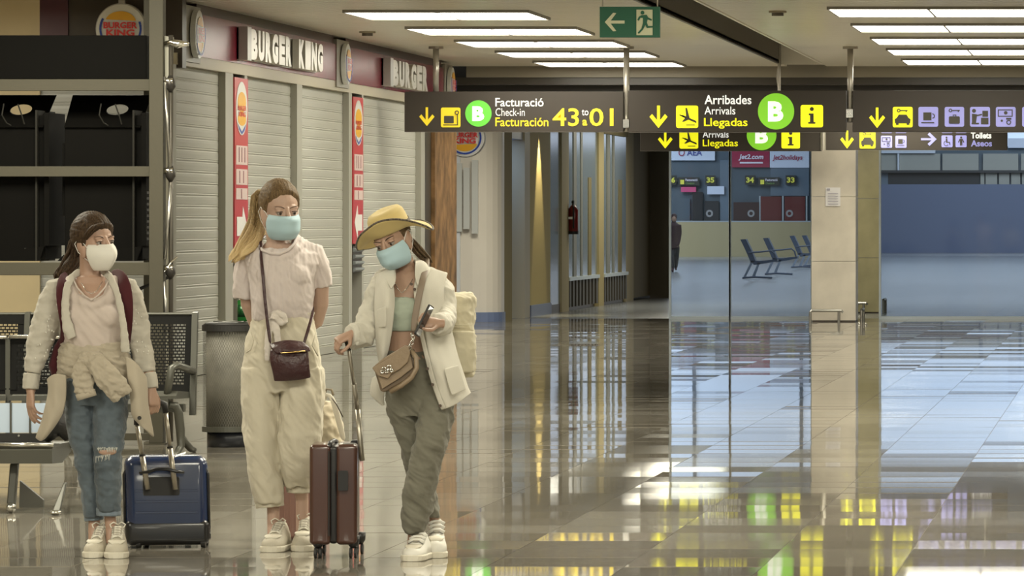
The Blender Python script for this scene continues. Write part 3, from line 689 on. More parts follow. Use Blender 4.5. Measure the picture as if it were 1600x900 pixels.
for (a, b, c, d, fn) in ((1376.5,212,1394,231,cash),(1399,212,1416.5,231,cup),(1376.5,189,1394,208,desk),(1399,189,1416.5,208,keylug),(1471,211.5,1488.5,230,wc_),(1493,211.5,1510.5,230,man),(1471,189,1488.5,208,man),(1493,189,1510.5,208,man)): ico(t, (a,b,c,d), S2, M_sl, fn)
arrow(t, (1439,207,1463.5,228), S2, M_sl, 'right')
text('Toilets', (1517,206.6,1549,216.5), S2-.004, M_sw, t, bold=.03); text('Aseos', (1517,219,1550,229), S2-.004, M_sl, t, bold=.03)
M_pole = mat('pole_metal', (.42,.39,.33), .3, metal=.5)
for x, y1, lab in ((680,143,'left end of the check-in sign'), (978,206,'gap between the check-in and arrivals signs'), (1328,190,'gap right of the arrivals sign')):
    c = P(x, 0, S1); t = thing('sign_pole', f'grey ceiling pole at the {lab}', 'pole', (c.x, S1+.07, ZC))
    zb = P(x, y1, S1).z
    obj('tube', MB().cyl((c.x, S1+.07, zb), (c.x, S1+.07, ZC-.02), .036), M_pole, t, True); obj('flange', MB().cyl((c.x, S1+.07, ZC-.03), (c.x, S1+.07, ZC), .09), M_pole, t)
    if y1 > 150: obj('clamp', MB().box((c.x-.045, S1+.0, zb+.05), (c.x+.045, S1+.14, zb+.15)), M_chrome, t)
for x, y0, y1, Y, zt, lab in ((1217.5, 70, 142, 68.0, ZC+.36, 'thin grey rod hanging from the ceiling channel above the green B'), (1286, 206, 235, 74.8, 3.3, 'short grey post between the two rear signs')):
    c = P(x, 0, Y); zb = P(x, y1, Y).z
    t = thing('hanging_rod', lab, 'rod', (c.x, Y, zt)); obj('rod', MB().cyl((c.x, Y, zb), (c.x, Y, zt), .022 if Y < 70 else .04), M_pole, t)
    obj('end_hook', MB().tube([(c.x, Y, zb+.35), (c.x-.03, Y, zb+.2), (c.x+.0, Y, zb)], .015), M_pole, t)
# the rear signs hang from the lower ceiling
for x in (1030, 1250, 1330, 1540):
    c = P(x, 0, S2); t = thing('hanging_rod', 'short rod above the rear signs at ' + {1030:'the arrow', 1250:'the information pictogram', 1330:'the car hire pictogram', 1540:'the toilets lettering'}[x], 'rod', (c.x, S2+.07, 3.3)); obj('rod', MB().cyl((c.x, S2+.07, P(x,184,S2).z), (c.x, S2+.07, 3.3), .02), M_pole, t)
# emergency exit sign
YX = 42
t = thing('exit_sign', 'green emergency exit sign with arrow and running figure', 'sign', P(984, 59, YX))
obj('panel', MB().box(P(937,58.5,YX), P(1031,10.5,YX)+V((0,.05,0))), mat('exit_green', (.012,.10,.055), .5), t)
m = mat('exit_cream', (.55,.56,.38), .5)
i = Ico((945,20,976,49), YX-.003); i.poly([(0,.5),(.42,1),(.58,.98),(.30,.58),(1,.58),(1,.42),(.30,.42),(.58,.02),(.42,0)]); i.put('arrow', m, t)
i = Ico((994,15,1021,55), YX-.003); i.rect(.02,0,.95,1); i.put('doorway', m, t)
i = Ico((994,15,1024,55), YX-.009); i.circ(.33,.88,.10,.075)
i.poly([(.28,.78),(.55,.80),(.62,.70),(.82,.62),(.80,.56),(.60,.62),(.56,.50),(.62,.36),(.92,.36),(.92,.30),(.56,.28),(.48,.40),(.36,.22),(.14,.05),(.08,.10),(.28,.26),(.36,.48),(.36,.68),(.22,.68),(.14,.56),(.06,.60),(.14,.72)]); i.put('running_figure', mat('exit_green', (.012,.10,.055), .5), t)
for x in (941, 1027): 
    c = P(x, 10, YX); obj('suspension_rod', MB().cyl((c.x, YX+.025, c.z), (c.x, YX+.025, ZC), .006, n=6), M_pole, t)
# ---------------------------------------------------------------- steel rack with black boxes
M_rack = mat('rack_steel', (.070,.064,.046), .6, metal=.0, spec=.25, bump=(30,.05))
YR = 34.3
def rx(px): return (px-VX)*YR/F
def rz(py): return HC-(py-VY)*YR/F
t = thing('storage_rack', 'tall grey steel rack carrying black boxes behind the woman with the burgundy straps', 'rack', (rx(120), YR, 0))
for x in (-150, 235): obj('post', MB().box((rx(x), YR-.05, .012), (rx(x+22), YR+.05, 3.55)), M_rack, t, bevel=.004)
for x in (-180, 190): obj('post', MB().box((rx(x), YR+.76, .012), (rx(x+22), YR+.86, 3.55)), M_rack, t, bevel=.004)
for a, b in ((124,142),(260,276),(410,430)):
    obj('front_beam', MB().box((rx(-128), YR-.035, rz(b)), (rx(235), YR+.0, rz(a))), M_rack, t, bevel=.003)
    obj('side_beam', MB().box((rx(229), YR+.0, rz(b)), (rx(233.5), YR+.45, rz(a))), M_rack, t)
obj('shelf_sheet', MB().box((rx(-128), YR+.0, rz(127)), (rx(233), YR+.75, rz(124))), M_rack, t)
obj('base_rail', MB().box((rx(-128), YR-.02, rz(688)), (rx(235), YR+.02, rz(677))), M_rack, t)
for x in (-150, 235): obj('foot_plate', MB().box((rx(x-3), YR-.08, 0), (rx(x+25), YR+.08, .012)), M_rack, t)
obj('brace', MB().tube([(rx(150), YR+.6, rz(470)), (rx(238), YR+.6, rz(434))], .012), M_black, t)
# springy side rods with clamps
xr = rx(267)
obj('side_rod', MB().tube([(xr, YR, rz(55)), (xr, YR, rz(690))], .016), mat('rod_dark', (.10,.09,.075), .35, metal=.6), t, True)
for pts in ([(258,120),(267,262)], [(268,290),(259,405)], [(258,440),(262,520)]):
    obj('tension_rod', MB().tube([(rx(a), YR-.03, rz(b)) for a, b in pts], .011), M_steel, t, True)
for py in (132, 272, 424):
    mb = MB().tube([(rx(256), YR-.02, rz(py-5)), (rx(271), YR-.02, rz(py-5))], .022, 10); obj('clamp_pin', mb, M_chrome, t, True)
    mb = MB().tube([(rx(267), YR-.01, rz(py+12)), (rx(267), YR-.01, rz(py+4)), (rx(266), YR-.01, rz(py-4)), (rx(267), YR-.01, rz(py-14))], [.012,.034,.034,.014], 10); obj('clamp_body', mb, mat('clamp_dark', (.05,.045,.04), .4, metal=.6), t, True)
obj('hinge_plate', MB().prism([(rx(257),YR,rz(56)),(rx(271),YR,rz(58)),(rx(269),YR,rz(122)),(rx(258),YR,rz(124))], (0,.02,0)), M_shutf, t)
obj('pivot_arm', MB().tube([(rx(257),YR-.02,rz(68)),(rx(268),YR-.02,rz(66)),(rx(278),YR-.02,rz(69)),(rx(296),YR-.02,rz(69))], [.012,.02,.03,.012], 10), M_chrome, t, True)
obj('latch_wire', MB().tube([(rx(258),YR-.03,rz(424)),(rx(268),YR-.03,rz(410)),(rx(278),YR-.03,rz(401))], .006), M_chrome, t)
for k in range(9): obj('rack_tooth', MB().box((rx(230), YR-.01, rz(303+k*9)), (rx(235), YR+.01, rz(299+k*9))), M_black, t)
# black boxes
M_box = mat('matt_black', (.0045,.0042,.0036), .7, spec=.06)
M_box2 = mat('matt_black_edge', (.022,.021,.018), .6, spec=.1)
tag(obj('black_box', MB().box((rx(-110), YR+.02, rz(123.5)), (rx(228), YR+.7, rz(55))), M_box, bevel=.006), 'long flat black box lying on the top shelf of the rack', 'box')
def bin_(x0, lab):
    X = lambda px: rx(px+x0)
    t = thing('black_bin', lab, 'box', (X(160), YR+.1, rz(410)), 'hooded black boxes in the rack')
    body = MB().box((X(98), YR+.06, rz(398)), (X(206), YR+.6, rz(197))); obj('body', body, M_box, t, bevel=.004)
    # tilted hood with a round hole
    n = 24; cx, cz = 168, 170; out = []; inn = []
    qy = lambda py: YR+.05+(198-py)*.010
    corners = [(212,146),(86,146),(98,199),(217,199)]
    def edge(a):
        dx, dz = math.cos(a), math.sin(a); best = None
        for i in range(4):
            (x1,z1),(x2,z2) = corners[i], corners[(i+1)%4]
            den = dx*(z2-z1)-dz*(x2-x1)
            if abs(den) < 1e-9: continue
            tt = ((x1-cx)*(z2-z1)-(z1-cz)*(x2-x1))/den; u = ((x1-cx)*dz-(z1-cz)*dx)/den
            if tt > 0 and -.001 <= u <= 1.001 and (best is None or tt < best): best = tt
        return (cx+dx*best, cz+dz*best)
    angs = sorted([2*PI*k/n for k in range(n)]+[math.atan2(z-cz, x-cx) % (2*PI) for x, z in corners])
    for a in angs:
        e = edge(a); out.append(e); inn.append((cx+17*math.cos(a), cz+9*math.sin(a)))
    m = len(angs); mb = MB()
    vs = [V((X(p[0]), qy(p[1]), rz(p[1]))) for p in out+inn]; vs += [v+V((0,.02,.004)) for v in vs]
    fs = []
    for i in range(m):
        j = (i+1)%m; fs += [(i,j,m+j,m+i), (2*m+i,3*m+i,3*m+j,2*m+j), (m+i,m+j,3*m+j,3*m+i), (i,2*m+i,2*m+j,j)]
    mb.add(vs, fs); obj('hood', mb, M_box, t)
    obj('side_fin', MB().box((X(206), YR+.02, rz(408)), (X(209), YR+.6, rz(172))), M_box2, t)
    obj('side_wall', MB().box((X(209.5), YR+.08, rz(405)), (X(219), YR+.6, rz(180))), M_box, t)
    obj('outer_slab', MB().box((X(219.5), YR+.03, rz(384)), (X(227), YR+.55, rz(176))), M_box, t)
    obj('left_lug', MB().box((X(93.5), YR+.08, rz(337)), (X(97.5), YR+.3, rz(223))), M_box, t)
    obj('lower_flare', MB().prism([(X(98),YR+.03,rz(398)),(X(219),YR+.03,rz(385)),(X(212),YR+.03,rz(408)),(X(88),YR+.03,rz(408))], (0,.3,0)), M_box, t)
    obj('cable', MB().tube([(X(158),YR+.0,rz(162)),(X(156),YR-.02,rz(180)),(X(162),YR+.0,rz(192)),(X(168),YR+.02,rz(196))], .005), M_box2, t)
    obj('cable', MB().tube([(X(180),YR+.0,rz(163)),(X(187),YR-.02,rz(180)),(X(190),YR+.0,rz(194))], .005), M_box2, t)
    return t
bin_(0, 'black box with a round hole in its hood, behind the left woman')
b2 = bin_(-152, 'black box with a round hole, cut by the left edge')
obj('paper_label', MB().box((rx(36), YR+.045, rz(396)), (rx(51), YR+.055, rz(388))), mat('label_grey', (.3,.29,.25), .5), b2)

# ---------------------------------------------------------------- perforated waiting benches
M_perf = mat('perforated_black', (.007,.007,.0065), .5, spec=.12)
M_frame = mat('bench_frame', (.075,.075,.062), .38, metal=.3)
M_bright = mat('bench_bright', (.50,.49,.44), .2, metal=.85)
def perf(mb, x0, x1, z0, z1, yf, nx, nz, m=.12):
    """sheet with real slots: a border and a lattice of openings"""
    W, H = x1-x0, z1-z0
    ax0, ax1, az0, az1 = x0+W*m, x1-W*m, z0+H*.08, z1-H*m
    def q(a, b, c, d): mb.add([(a,yf(b),b),(c,yf(b),b),(c,yf(d),d),(a,yf(d),d)], [(0,1,2,3)])
    q(x0,z0,x1,az0); q(x0,az1,x1,z1); q(x0,az0,ax0,az1); q(ax1,az0,x1,az1)
    dx, dz = (ax1-ax0)/nx, (az1-az0)/nz
    for j in range(nz):
        zb = az0+j*dz; q(ax0, zb, ax1, zb+dz*.40)
        off = (j%2)*.5
        for i in range(nx+1):
            a = ax0+(i-off)*dx
            q(max(a, ax0), zb+dz*.40, min(max(a+dx*.24, ax0), ax1), zb+dz)
def seat_unit(t, x0, x1, Y, zt, zs, lean, nx=9, nz=22):
    """one seat: perforated back, seat pan"""
    yf = lambda z: Y+lean*(z-zs)/(zt-zs)
    mb = MB(); perf(mb, x0, x1, zs+.03, zt, yf, nx, nz, .13); b = obj('backrest', mb, M_perf, t)
    q = b.modifiers.new('s', 'SOLIDIFY'); q.thickness = .004
    obj('seat', MB().prism([(x0, Y+.02, zs+.03), (x0, Y-.40, zs+.05), (x0, Y-.46, zs+.02), (x0, Y-.46, zs), (x0, Y+.02, zs-.01)], (x1-x0,0,0)), M_frame, t)
def stile(t, x, Y, zt, zs, lean, w_=.035):
    obj('back_post', MB().prism([(x-w_/2, Y+.03, zs-.06), (x-w_/2, Y-.03, zs-.06), (x-w_/2, Y+lean-.03, zt+.005), (x-w_/2, Y+lean+.015, zt+.01)], (w_,0,0)), M_frame, t)
def bleg(t, x, Y, zs):
    obj('leg', MB().tube([(x, Y-.42, zs), (x+.0, Y-.36, zs-.06), (x, Y-.25, zs-.17), (x, Y-.28, .05), (x, Y-.36, .012)], [.026,.03,.028,.024,.018], 8), M_frame, t, True)
    obj('leg', MB().tube([(x, Y-.2, zs-.02), (x, Y-.05, .1), (x, Y+.05, .012)], [.028,.024,.018], 8), M_frame, t, True)
# far bench, right part beside the bin
YB2 = 33.2; s = F/YB2
bx = lambda px: (px-VX)*YB2/F
bz = lambda py: HC-(py-VY)*YB2/F
t = thing('waiting_bench', 'black perforated waiting bench in front of the rack, its end armrest beside the litter bin', 'bench', (bx(150), YB2, 0))
edges = (-52, 39, 128, 217, 300)
for a, b in zip(edges, edges[1:]): seat_unit(t, bx(a+4), bx(b-5 if b < 300 else 296), YB2, bz(491), .36, .10, 9, 20)
for e in (-52, 39, 128, 217): stile(t, bx(e), YB2, bz(490), .30, .10)
stile(t, bx(301), YB2, bz(490), .30, .10, .036)
obj('top_rail', MB().tube([(bx(-52), YB2+.10, bz(491)), (bx(300), YB2+.10, bz(491))], .010), M_frame, t)
obj('seat_rail', MB().box((bx(-52), YB2-.3, .27), (bx(300), YB2-.22, .32)), M_frame, t)
bleg(t, bx(-40), YB2, .36)
bleg(t, bx(120), YB2, .36)
# end leg: front upright of the armrest curving down into the foot
obj('end_leg', MB().tube([(bx(283), YB2-.43, bz(628)), (bx(292), YB2-.40, bz(630)), (bx(296), YB2-.38, bz(642)), (bx(298), YB2-.36, bz(668)), (bx(298), YB2-.34, bz(693)), (bx(294), YB2-.40, bz(704)), (bx(286), YB2-.50, bz(712))], [.020,.026,.030,.030,.026,.022,.016], 10), M_frame, t, True)
obj('end_leg', MB().tube([(bx(298), YB2-.34, bz(680)), (bx(302), YB2-.10, bz(700)), (bx(303), YB2+.02, .014)], [.026,.022,.016], 8), M_frame, t, True)
obj('armrest', MB().tube([(bx(279), YB2-.42, bz(620)), (bx(284), YB2-.42, bz(590)), (bx(287), YB2-.42, bz(572)), (bx(293), YB2-.38, bz(568)), (bx(299), YB2-.2, bz(574)), (bx(301), YB2+.02, bz(580))], .024, 8), M_frame, t, True)
obj('armrest_bracket', MB().box((bx(271), YB2-.47, bz(631)), (bx(284), YB2-.40, bz(619))), M_frame, t)
# near bench at the left edge
YB1 = 26.6
cx_ = lambda px: (px-VX)*YB1/F
cz_ = lambda py: HC-(py-VY)*YB1/F
t = thing('waiting_bench', 'nearer black perforated bench cut by the left edge of the frame', 'bench', (cx_(20), YB1, 0))
for a, b in ((-190,-92), (-88, 10), (14, 112)):
    mb = MB(); yf = lambda z: YB1+.05*(z-.55); perf(mb, cx_(a), cx_(b), cz_(616), cz_(528), yf, 8, 11); o = obj('backrest', mb, M_perf, t); q = o.modifiers.new('s', 'SOLIDIFY'); q.thickness = .004
    obj('top_rail', MB().tube([(cx_(a), YB1, cz_(527)), (cx_(b), YB1, cz_(527))], .011), M_bright, t, True)
    obj('lower_rail', MB().box((cx_(a), YB1-.01, cz_(626)), (cx_(b), YB1+.02, cz_(618))), M_frame, t)
    obj('seat', MB().prism([(cx_(a), YB1+.02, cz_(690)), (cx_(a), YB1-.42, cz_(690)), (cx_(a), YB1-.46, cz_(697)), (cx_(a), YB1-.45, cz_(718)), (cx_(a), YB1-.2, cz_(720)), (cx_(a), YB1+.02, cz_(705))], (cx_(b)-cx_(a)-.006,0,0)), M_frame, t)
    obj('front_edge', MB().tube([(cx_(a), YB1-.45, cz_(689)), (cx_(b), YB1-.45, cz_(689))], .011), M_bright, t, True)
for e in (-190, -90, 12, 114): obj('back_post', MB().box((cx_(e)-.012, YB1-.0, cz_(700)), (cx_(e)+.012, YB1+.03, cz_(528))), M_frame, t)
for e in (-150, 41):
    obj('leg', MB().prism([(cx_(e-6), YB1-.30, cz_(720)), (cx_(e+6), YB1-.30, cz_(720)), (cx_(e+3), YB1-.34, .02), (cx_(e-9), YB1-.34, .02)], (0,.05,0)), M_frame, t, bevel=.006)
    obj('foot', MB().ell((cx_(e-3), YB1-.32, .028), (.026,.05,.028)), M_bright, t, True)
    obj('rear_foot', MB().prism([(cx_(e+3), YB1-.2, .16), (cx_(e+20), YB1+.1, .045), (cx_(e+20), YB1+.1, .004), (cx_(e+2), YB1-.2, .02)], (.0,.03,0)), M_frame, t)
o = MB().prism([(cx_(124), YB1-.40, .16), (cx_(128), YB1-.40, .16), (cx_(124), YB1-.5, .012), (cx_(112), YB1-.5, .012)], (0,.04,0))
obj('leg', o, M_frame, t, bevel=.005); obj('foot', MB().ell((cx_(118), YB1-.5, .014), (.03,.05,.014)), M_bright, t, True)
# framed pale display standing on the near bench
t = thing('framed_display', 'framed pale blue three-pane panel leaning on the near bench', 'panel', (cx_(30), YB1-.1, cz_(690)))
for a, b in ((-60,-19),(-15,21),(24,51),(54,80)): obj('pane', MB().box((cx_(a), YB1-.085, cz_(675)), (cx_(b), YB1-.075, cz_(629))), mat('pale_blue_pane', (.42,.50,.60), .25), t)
for e in (-62,-17,22.5,52.5,82): obj('mullion', MB().box((cx_(e-1.5), YB1-.09, cz_(678)), (cx_(e+1.5), YB1-.07, cz_(628))), M_frame, t)
obj('bottom_bar', MB().box((cx_(-64), YB1-.10, cz_(689.5)), (cx_(84), YB1-.06, cz_(676))), M_black, t)
obj('rivet', MB().disc((cx_(36), YB1-.10, cz_(679.5)), (0,-1,0), .006, .004, 12), M_bright, t)
mb = MB(); mb.tube([(cx_(82),YB1-.2,cz_(684)),(cx_(92),YB1-.2,cz_(668)),(cx_(104),YB1-.2,cz_(652)),(cx_(118),YB1-.2,cz_(668)),(cx_(122),YB1-.2,cz_(684))], [.03,.06,.085,.06,.03], 12)
tag(obj('black_bag', mb, mat('bag_black', (.015,.014,.014), .4, bump=(14,.5)), smooth=True), 'crumpled shiny black bag on the near bench behind the jeans', 'bag')

# ---------------------------------------------------------------- litter bin with a green can
YT = 34.0; bx_, brd = (358-VX)*YT/F, .172
tz = lambda py: HC-(py-VY)*YT/F
t = thing('litter_bin', 'round litter bin of grey expanded metal mesh with a black lid and base', 'bin', (bx_, YT, 0))
obj('base', MB().cyl((bx_,YT,0), (bx_,YT,tz(672)), .145, n=40), mat('bin_base', (.014,.016,.022), .35), t, True)
obj('bottom_rim', MB().cyl((bx_,YT,tz(674)), (bx_,YT,tz(666)), brd+.006, n=48), M_frame, t)
obj('top_rim', MB().cyl((bx_,YT,tz(517)), (bx_,YT,tz(508)), brd+.006, n=48), M_black, t)
lid = MB().tube([(bx_,YT,tz(508)), (bx_,YT,tz(504)), (bx_,YT,tz(503))], [brd+.004, brd-.02, .11], 48); obj('lid', lid, M_black, t, True)
obj('lid_ring', MB().tube([(bx_+.10*math.cos(a), YT+.10*math.sin(a), tz(502.6)) for a in [2*PI*k/24 for k in range(25)]], .006, 6), M_frame, t)
obj('liner', MB().cyl((bx_,YT,tz(666)), (bx_,YT,tz(517)), brd-.022, n=40), mat('bin_liner', (.20,.19,.16), .7, var=(5,.4)), t, True)
mb = MB(); N = 64; K = 38; z0, z1 = tz(667), tz(516)
for sgn in (1, -1):
    for i in range(N):
        for k in range(K):
            a0 = 2*PI*(i+sgn*k*.5)/N; a1 = 2*PI*(i+sgn*(k+1)*.5)/N; w_ = .0032; r = brd+sgn*.001
            za, zb = z0+(z1-z0)*k/K, z0+(z1-z0)*(k+1)/K
            if math.sin((a0+a1)/2) > .35: continue
            mb.add([(bx_+r*math.cos(a0), YT+r*math.sin(a0), za-w_), (bx_+r*math.cos(a1), YT+r*math.sin(a1), zb-w_), (bx_+r*math.cos(a1), YT+r*math.sin(a1), zb+w_*.6), (bx_+r*math.cos(a0), YT+r*math.sin(a0), za+w_*.6)], [(0,1,2,3)])
o = obj('mesh_panel', mb, mat('mesh_grey', (.16,.155,.13), .35, metal=.6), t); o['kind'] = 'stuff'
c = V(((379-VX)*YT/F, YT+.02, tz(503)+.003)); t = thing('drink_can', 'tall green can standing on the litter bin lid', 'can', c)
obj('body', MB().tube([c+V((0,0,z)) for z in (0,.006,.135,.142)], [.033,.038,.038,.034], 24), mat('can_green', (.02,.15,.03), .22, metal=.5), t, True)
obj('rim', MB().cyl(c+V((0,0,.142)), c+V((0,0,.146)), .034, n=24), M_bright, t)
obj('label_band', MB().tube([c+V((0,0,.03)), c+V((0,0,.11))], [.0385,.0385], 24), mat('can_dark_green', (.008,.06,.015), .25, metal=.4), t, True)

# ---------------------------------------------------------------- suitcases
def rbox(mb, c, u, v_, w_, hu, hv, hw, r, nose=.0):
    """rounded box by superellipse rings along v (height)"""
    c, u, v_, w_ = V(c), V(u).normalized(), V(v_).normalized(), V(w_).normalized()
    def ring(t, ins):
        pts = []
        for sx, sy, a0 in ((1,1,0),(-1,1,90),(-1,-1,180),(1,-1,270)):
            for k in range(7):
                a = math.radians(a0+k*15); pts.append(c+v_*t+u*(sx*(hu-r)+(r-ins)*math.cos(a))+w_*(sy*(hw-r)+(r-ins)*math.sin(a)))
        return pts
    R = []
    for k in range(6, -1, -1): a = PI/2*k/6; R.append(ring(-hv+r*(1-math.sin(a)), r*(1-math.cos(a))))
    for k in range(7): a = PI/2*k/6; R.append(ring(hv-r+r*math.sin(a), r*(1-math.cos(a))))
    return mb.rings(R)
# blue one, tilted towards its owner
YS1 = 23.45
t = thing('suitcase', 'blue hard-shell trolley suitcase with a black lower part, pulled by the left woman', 'suitcase', P(264, 856, YS1))
M_bl = mat('suitcase_blue', (.013,.026,.075), .25, coat=.5, spec=.6); M_bk = mat('suitcase_black', (.010,.010,.011), .3, coat=.2)
c = P(260, 780, YS1+.12); ang = math.radians(-14)
U = V((math.cos(ang), math.sin(ang)*-1, 0)); U = V((1, .20, 0)).normalized(); W_ = V((-.20, 1, 0)).normalized(); tl = math.radians(3)
Vv = V((-.035, .06, 1)).normalized()
hu, hv, hw = .188, .203, .11
body = MB(); rbox(body, c+Vv*.004, U, Vv, W_, hu, hv-.004, hw, .045); obj('shell', body, M_bl, t, True)
body = MB(); rbox(body, c-Vv*.146, U, Vv, W_, hu+.003, .060, hw+.003, .032); obj('lower_shell', body, M_bk, t, True)
# body ribs
for k in range(3):
    h_ = .045-.05*k; obj('shell_rib', MB().obox(c+Vv*h_-W_*(hw-.0015), U*(hu-.045), Vv*.006, W_*.003), M_bl if h_ > -.06 else M_bk, t, bevel=.002)
zp = []
for sx, sz in ((-1,1),(1,1)):
    pass
def zipper(name, off, m, rad):
    pts = []
    for k in range(41):
        a = 2*PI*k/40; e = .22
        x = math.copysign(abs(math.cos(a))**e, math.cos(a)); z = math.copysign(abs(math.sin(a))**e, math.sin(a))
        pts.append(c+W_*off+U*x*(hu+.003)+Vv*z*(hv+.002))
    obj(name, MB().tube(pts, rad, 6), m, t, True)
obj('zip_band', MB().tube([c-W_*(hw-.03)+U*a+Vv*b for a, b in ((-hu-.001,-.12),(-hu-.001,.12),(-hu+.02,.165),(-.10,.172),(0,.174),(.10,.172),(hu-.02,.165),(hu+.001,.12),(hu+.001,-.12))], .0075, 6), M_bk, t, True)
for k in range(7): obj('corner_ridge', MB().obox(c+U*(hu+.003)+W_*.03+Vv*(.10-.045*k), U*.006, Vv*.012, W_*.05), M_bk, t, bevel=.002)
pl_c = P(251, 756, YS1-.018)
obj('handle_plate', MB().obox(c-W_*(hw+.004)+V((-.025,0,.066)), U*.082, Vv*.042, W_*.004, r=.008), M_black, t)
M_tel = mat('telescopic_metal', (.36,.33,.27), .3, metal=.7)
for (x0,y0,x1,y1) in ((231,765,214,664),(274,765,258,640)):
    a = P(x0,y0,YS1-.03); b = P(x1,y1,YS1-.03); m_ = a.lerp(b, .52)
    obj('handle_rod', MB().tube([a,m_], .0125, 10), M_tel, t, True); obj('handle_rod_upper', MB().tube([m_,b], .0105, 10), M_tel, t, True); obj('rod_collar', MB().tube([m_, m_+(b-a)*.02], .014, 10), M_black, t)
obj('pull_grip', MB().tube([P(214,664,YS1-.03), P(214,650,YS1-.03), P(219,638,YS1-.03), P(232,631,YS1-.03), P(247,628,YS1-.03), P(257,632,YS1-.03), P(259,645,YS1-.03)], [.014,.015,.017,.018,.018,.017,.014], 10), M_black, t, True)
obj('carry_handle', MB().tube([P(218,739,YS1-.035), P(232,737,YS1-.045), P(244,733,YS1-.05), P(262,733,YS1-.05), P(276,737,YS1-.045), P(288,738,YS1-.035)], [.006,.008,.008,.008,.008,.006], 8), M_bk, t, True)
obj('name_label', MB().obox(P(282,717,YS1-.01)+V((0,-.0,.02)), V((.024,.0,.008)), V((0,.012,.004)), V((0,0,.001))), M_white, t)
for px, yo in ((217,0),(318,.05)):
    p = P(px, 852, YS1+yo); p.z = .02
    obj('wheel', MB().cyl(p+V((-.010,0,0)), p+V((.010,0,0)), .02, n=16), M_black, t); obj('wheel_fork', MB().box(p+V((-.017,-.012,.008)), p+V((.017,.02,.07))), M_black, t)
for px in (230,322):
    p = P(px, 850, YS1+.2); p.z = .02; obj('wheel', MB().cyl(p+V((-.010,0,0)), p+V((.010,0,0)), .02, n=16), M_black, t); obj('wheel_fork', MB().box(p+V((-.017,-.012,.008)), p+V((.017,.02,.07))), M_black, t)
# brown one seen from its narrow side
YS2 = 22.72; s2 = F/YS2
t = thing('suitcase', 'brown hard-shell cabin suitcase standing upright, seen from its narrow side', 'suitcase', P(526, 872, YS2))
M_br = mat('suitcase_brown', (.060,.024,.016), .28, coat=.4, spec=.6); M_tr = mat('suitcase_trim', (.012,.011,.011), .4)
cc = P(523, 770, YS2+.17); U = V((1,.12,0)).normalized(); W_ = V((-.12,1,0)).normalized(); Vv = V((0,0,1))
hu, hv, hw = .105, .223, .165
for sg in (-1, 1):
    body = MB(); rbox(body, cc+U*sg*(.058), U, Vv, W_, hu-.058, hv, hw, .020); obj('shell_half', body, M_br, t, True)
body = MB(); rbox(body, cc, U, Vv, W_, .022, hv-.004, hw-.004, .02); obj('seam_band', body, M_tr, t, True)
obj('zip_line', MB().box(cc+V((-.003,-hw-.004,-hv+.04)), cc+V((.003,-hw+.01,hv-.03))), M_black, t)
obj('shell_groove', MB().obox(cc+U*(hu-.001)-W_*.05, U*.003, Vv*(hv-.05), W_*.004), mat('groove_pale', (.30,.26,.22), .3), t)
obj('shell_groove', MB().obox(cc+U*(hu-.001)+W_*.04, U*.003, Vv*(hv-.05), W_*.004), mat('groove_pale', (.30,.26,.22), .3), t)
obj('lock', MB().obox(P(536,751,YS2-.005)+V((0,0,0)), U*.022, Vv*.044, W_*.008, r=.006), M_tr, t)
obj('side_handle', MB().tube([cc+V((0,-hw+.01,hv-.015)), cc+V((0,-hw+.03,hv+.006)), cc+V((0,-.02,hv+.012)), cc+V((0,.05,hv+.004))], .010, 8), M_tr, t, True)
obj('top_handle_base', MB().obox(P(545,697,YS2+.1), U*.03, Vv*.012, W_*.06, r=.008), M_tr, t)
obj('corner_guard', MB().obox(cc+U*(hu-.02)+V((0,.06,hv-.03)), U*.024, Vv*.04, W_*.04, r=.012), M_tr, t)
a, m_, b = P(563,692,YS2+.1), P(553,600,YS2+.02), P(545,545,YS2-.06)
obj('handle_rod', MB().tube([P(566,720,YS2+.1), a, P(559,640,YS2+.1)], .012, 10), M_tel, t, True); obj('handle_rod_middle', MB().tube([P(559,640,YS2+.1), m_], .0105, 10), M_tel, t, True); obj('handle_rod_upper', MB().tube([m_, b], .0085, 10), M_tel, t, True)
obj('rod_collar', MB().tube([P(558.5,637,YS2+.1), P(558,632,YS2+.1)], .0135, 10), M_steel, t)
obj('pull_grip', MB().tube([P(545,546,YS2-.06), P(544,536,YS2-.07), P(543,529,YS2-.07), P(542.5,527,YS2-.03), P(543,530,YS2+.10)], [.012,.015,.016,.016,.014], 10), M_black, t, True)
for px, yy in ((497,.0),(552,.02),(503,.27),(562,.29)):
    p = P(px, 868, YS2+yy+.03); p.z = .024
    obj('wheel_housing', MB().tube([p+V((0,0,.075)), p+V((0,0,.04)), p+V((0,0,.02))], [.028,.026,.012], 12), M_tr, t, True)
    for d in (-.011, .011): obj('wheel', MB().cyl(p+V((d-.005,0,0)), p+V((d+.005,0,0)), .024, n=18), M_black, t)
